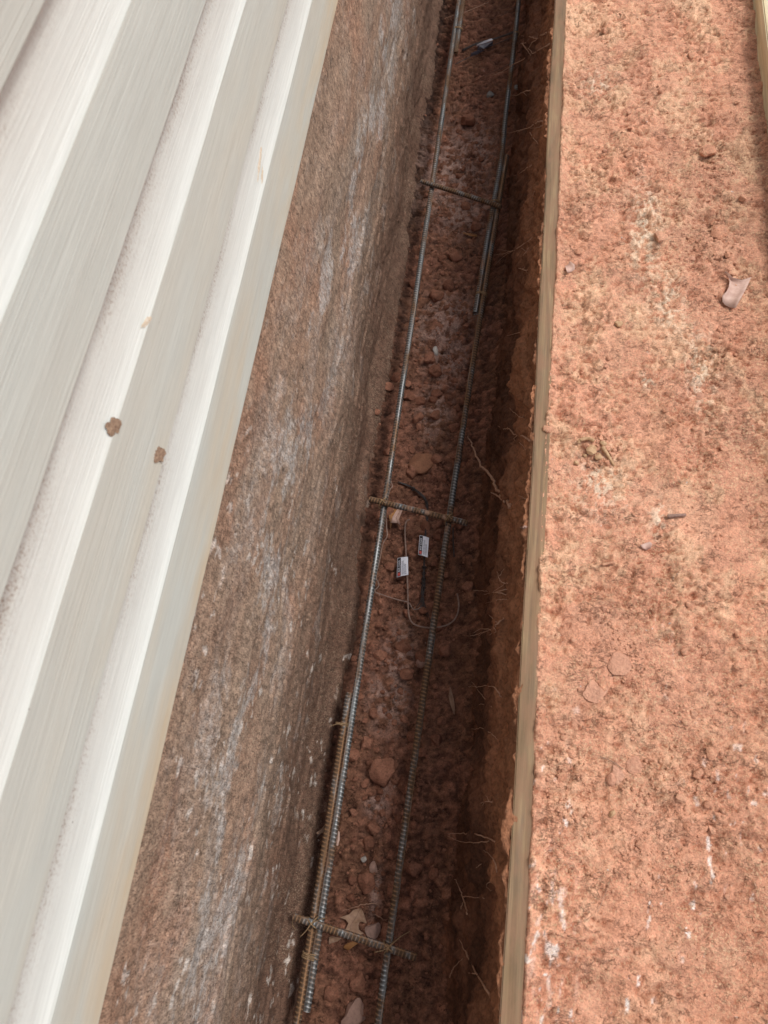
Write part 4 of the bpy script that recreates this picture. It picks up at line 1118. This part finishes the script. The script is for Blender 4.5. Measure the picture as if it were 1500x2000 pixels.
root([(968, 1437, .3), (955, 1430, .26), (940, 1422, .22), (922, 1425, .18)], .0013, "fine root below the long fork", None, [[(960, 1432, .28), (972, 1446, .26)]])
root([(965, 1568, .34), (952, 1565, .3), (938, 1568, .26)], .0013, "short comb shaped root on the wall", None, [[(956, 1566, .3), (950, 1555, .27)], [(948, 1566, .28), (942, 1573, .25)]])
root([(975, 1647, .34), (955, 1638, .28), (930, 1630, .22), (905, 1628, .16), (872, 1628, .10)], .0020, "long arched root loop reaching left above the crumb slope", None, [[(955, 1642, .28), (925, 1646, .2), (895, 1642, .14), (872, 1632, .1)]])
root([(972, 1704, .34), (965, 1682, .3), (952, 1666, .26), (944, 1662, .24)], .0013, "curved fine root below the loop", None, [[(940, 1688, .22), (930, 1695, .2)]])
root([(914, 1788, .14), (906, 1760, .18), (898, 1735, .2), (888, 1716, .22)], .0022, "straight pale root standing off the wall near the bottom", None, [[(904, 1750, .18), (920, 1752, .22), (946, 1754, .28)], [(900, 1776, .16), (904, 1762, .17)]])
root([(966, 1957, .36), (945, 1925, .28), (925, 1890, .22), (910, 1862, .17), (898, 1836, .14)], .0026, "long stout root leaning at the bottom of the right wall", None, [[(878, 1908, .12), (886, 1890, .16), (903, 1873, .17)], [(915, 1870, .2), (906, 1852, .2)], [(930, 1902, .22), (914, 1900, .2)]])
root([(964, 1715, .34), (950, 1730, .3), (960, 1740, .3)], .0010, "hair thin root above the stout bottom root")
root([(742, 1768, .05), (725, 1764, .03), (708, 1767, .03), (690, 1773, .03), (668, 1779, .02)], .0016, "bent rootlet lying above the oak leaf", M_root)
root([(756, 1800, .04), (748, 1796, .03), (732, 1786, .03)], .0014, "short rootlet right of the oak leaf", M_root)

# ------------------------------------------------------------------ light
w = bpy.data.worlds.new("World"); S.world = w; w.use_nodes = True
nt = w.node_tree; bg = nt.nodes["Background"]
sky = nt.nodes.new("ShaderNodeTexSky"); sky.sky_type = 'NISHITA'; sky.sun_disc = False
EL, AZ = math.radians(58), math.radians(68)        # azimuth measured from +Y toward +X
sky.sun_elevation = EL; sky.sun_rotation = AZ; sky.dust_density = 3.0; sky.air_density = 1.0
hs = nt.nodes.new("ShaderNodeHueSaturation"); hs.inputs["Saturation"].default_value = .55
nt.links.new(sky.outputs[0], hs.inputs["Color"]); nt.links.new(hs.outputs[0], bg.inputs["Color"]); bg.inputs["Strength"].default_value = .15
ld = bpy.data.lights.new("sun", 'SUN'); ld.energy = 2.0; ld.angle = math.radians(20); ld.color = (1.0, .965, .92)
lo = bpy.data.objects.new("sun", ld); link(lo)
sd_ = Vector((math.sin(AZ) * math.cos(EL), math.cos(AZ) * math.cos(EL), math.sin(EL)))
lo.rotation_euler = sd_.to_track_quat('Z', 'Y').to_euler(); lo.location = (2, 2, 5)

S.view_settings.view_transform = 'Standard'; S.view_settings.look = 'None'; S.view_settings.exposure = 0; S.view_settings.gamma = 1
S.render.engine = 'CYCLES'; S.cycles.max_bounces = 6; S.cycles.diffuse_bounces = 4
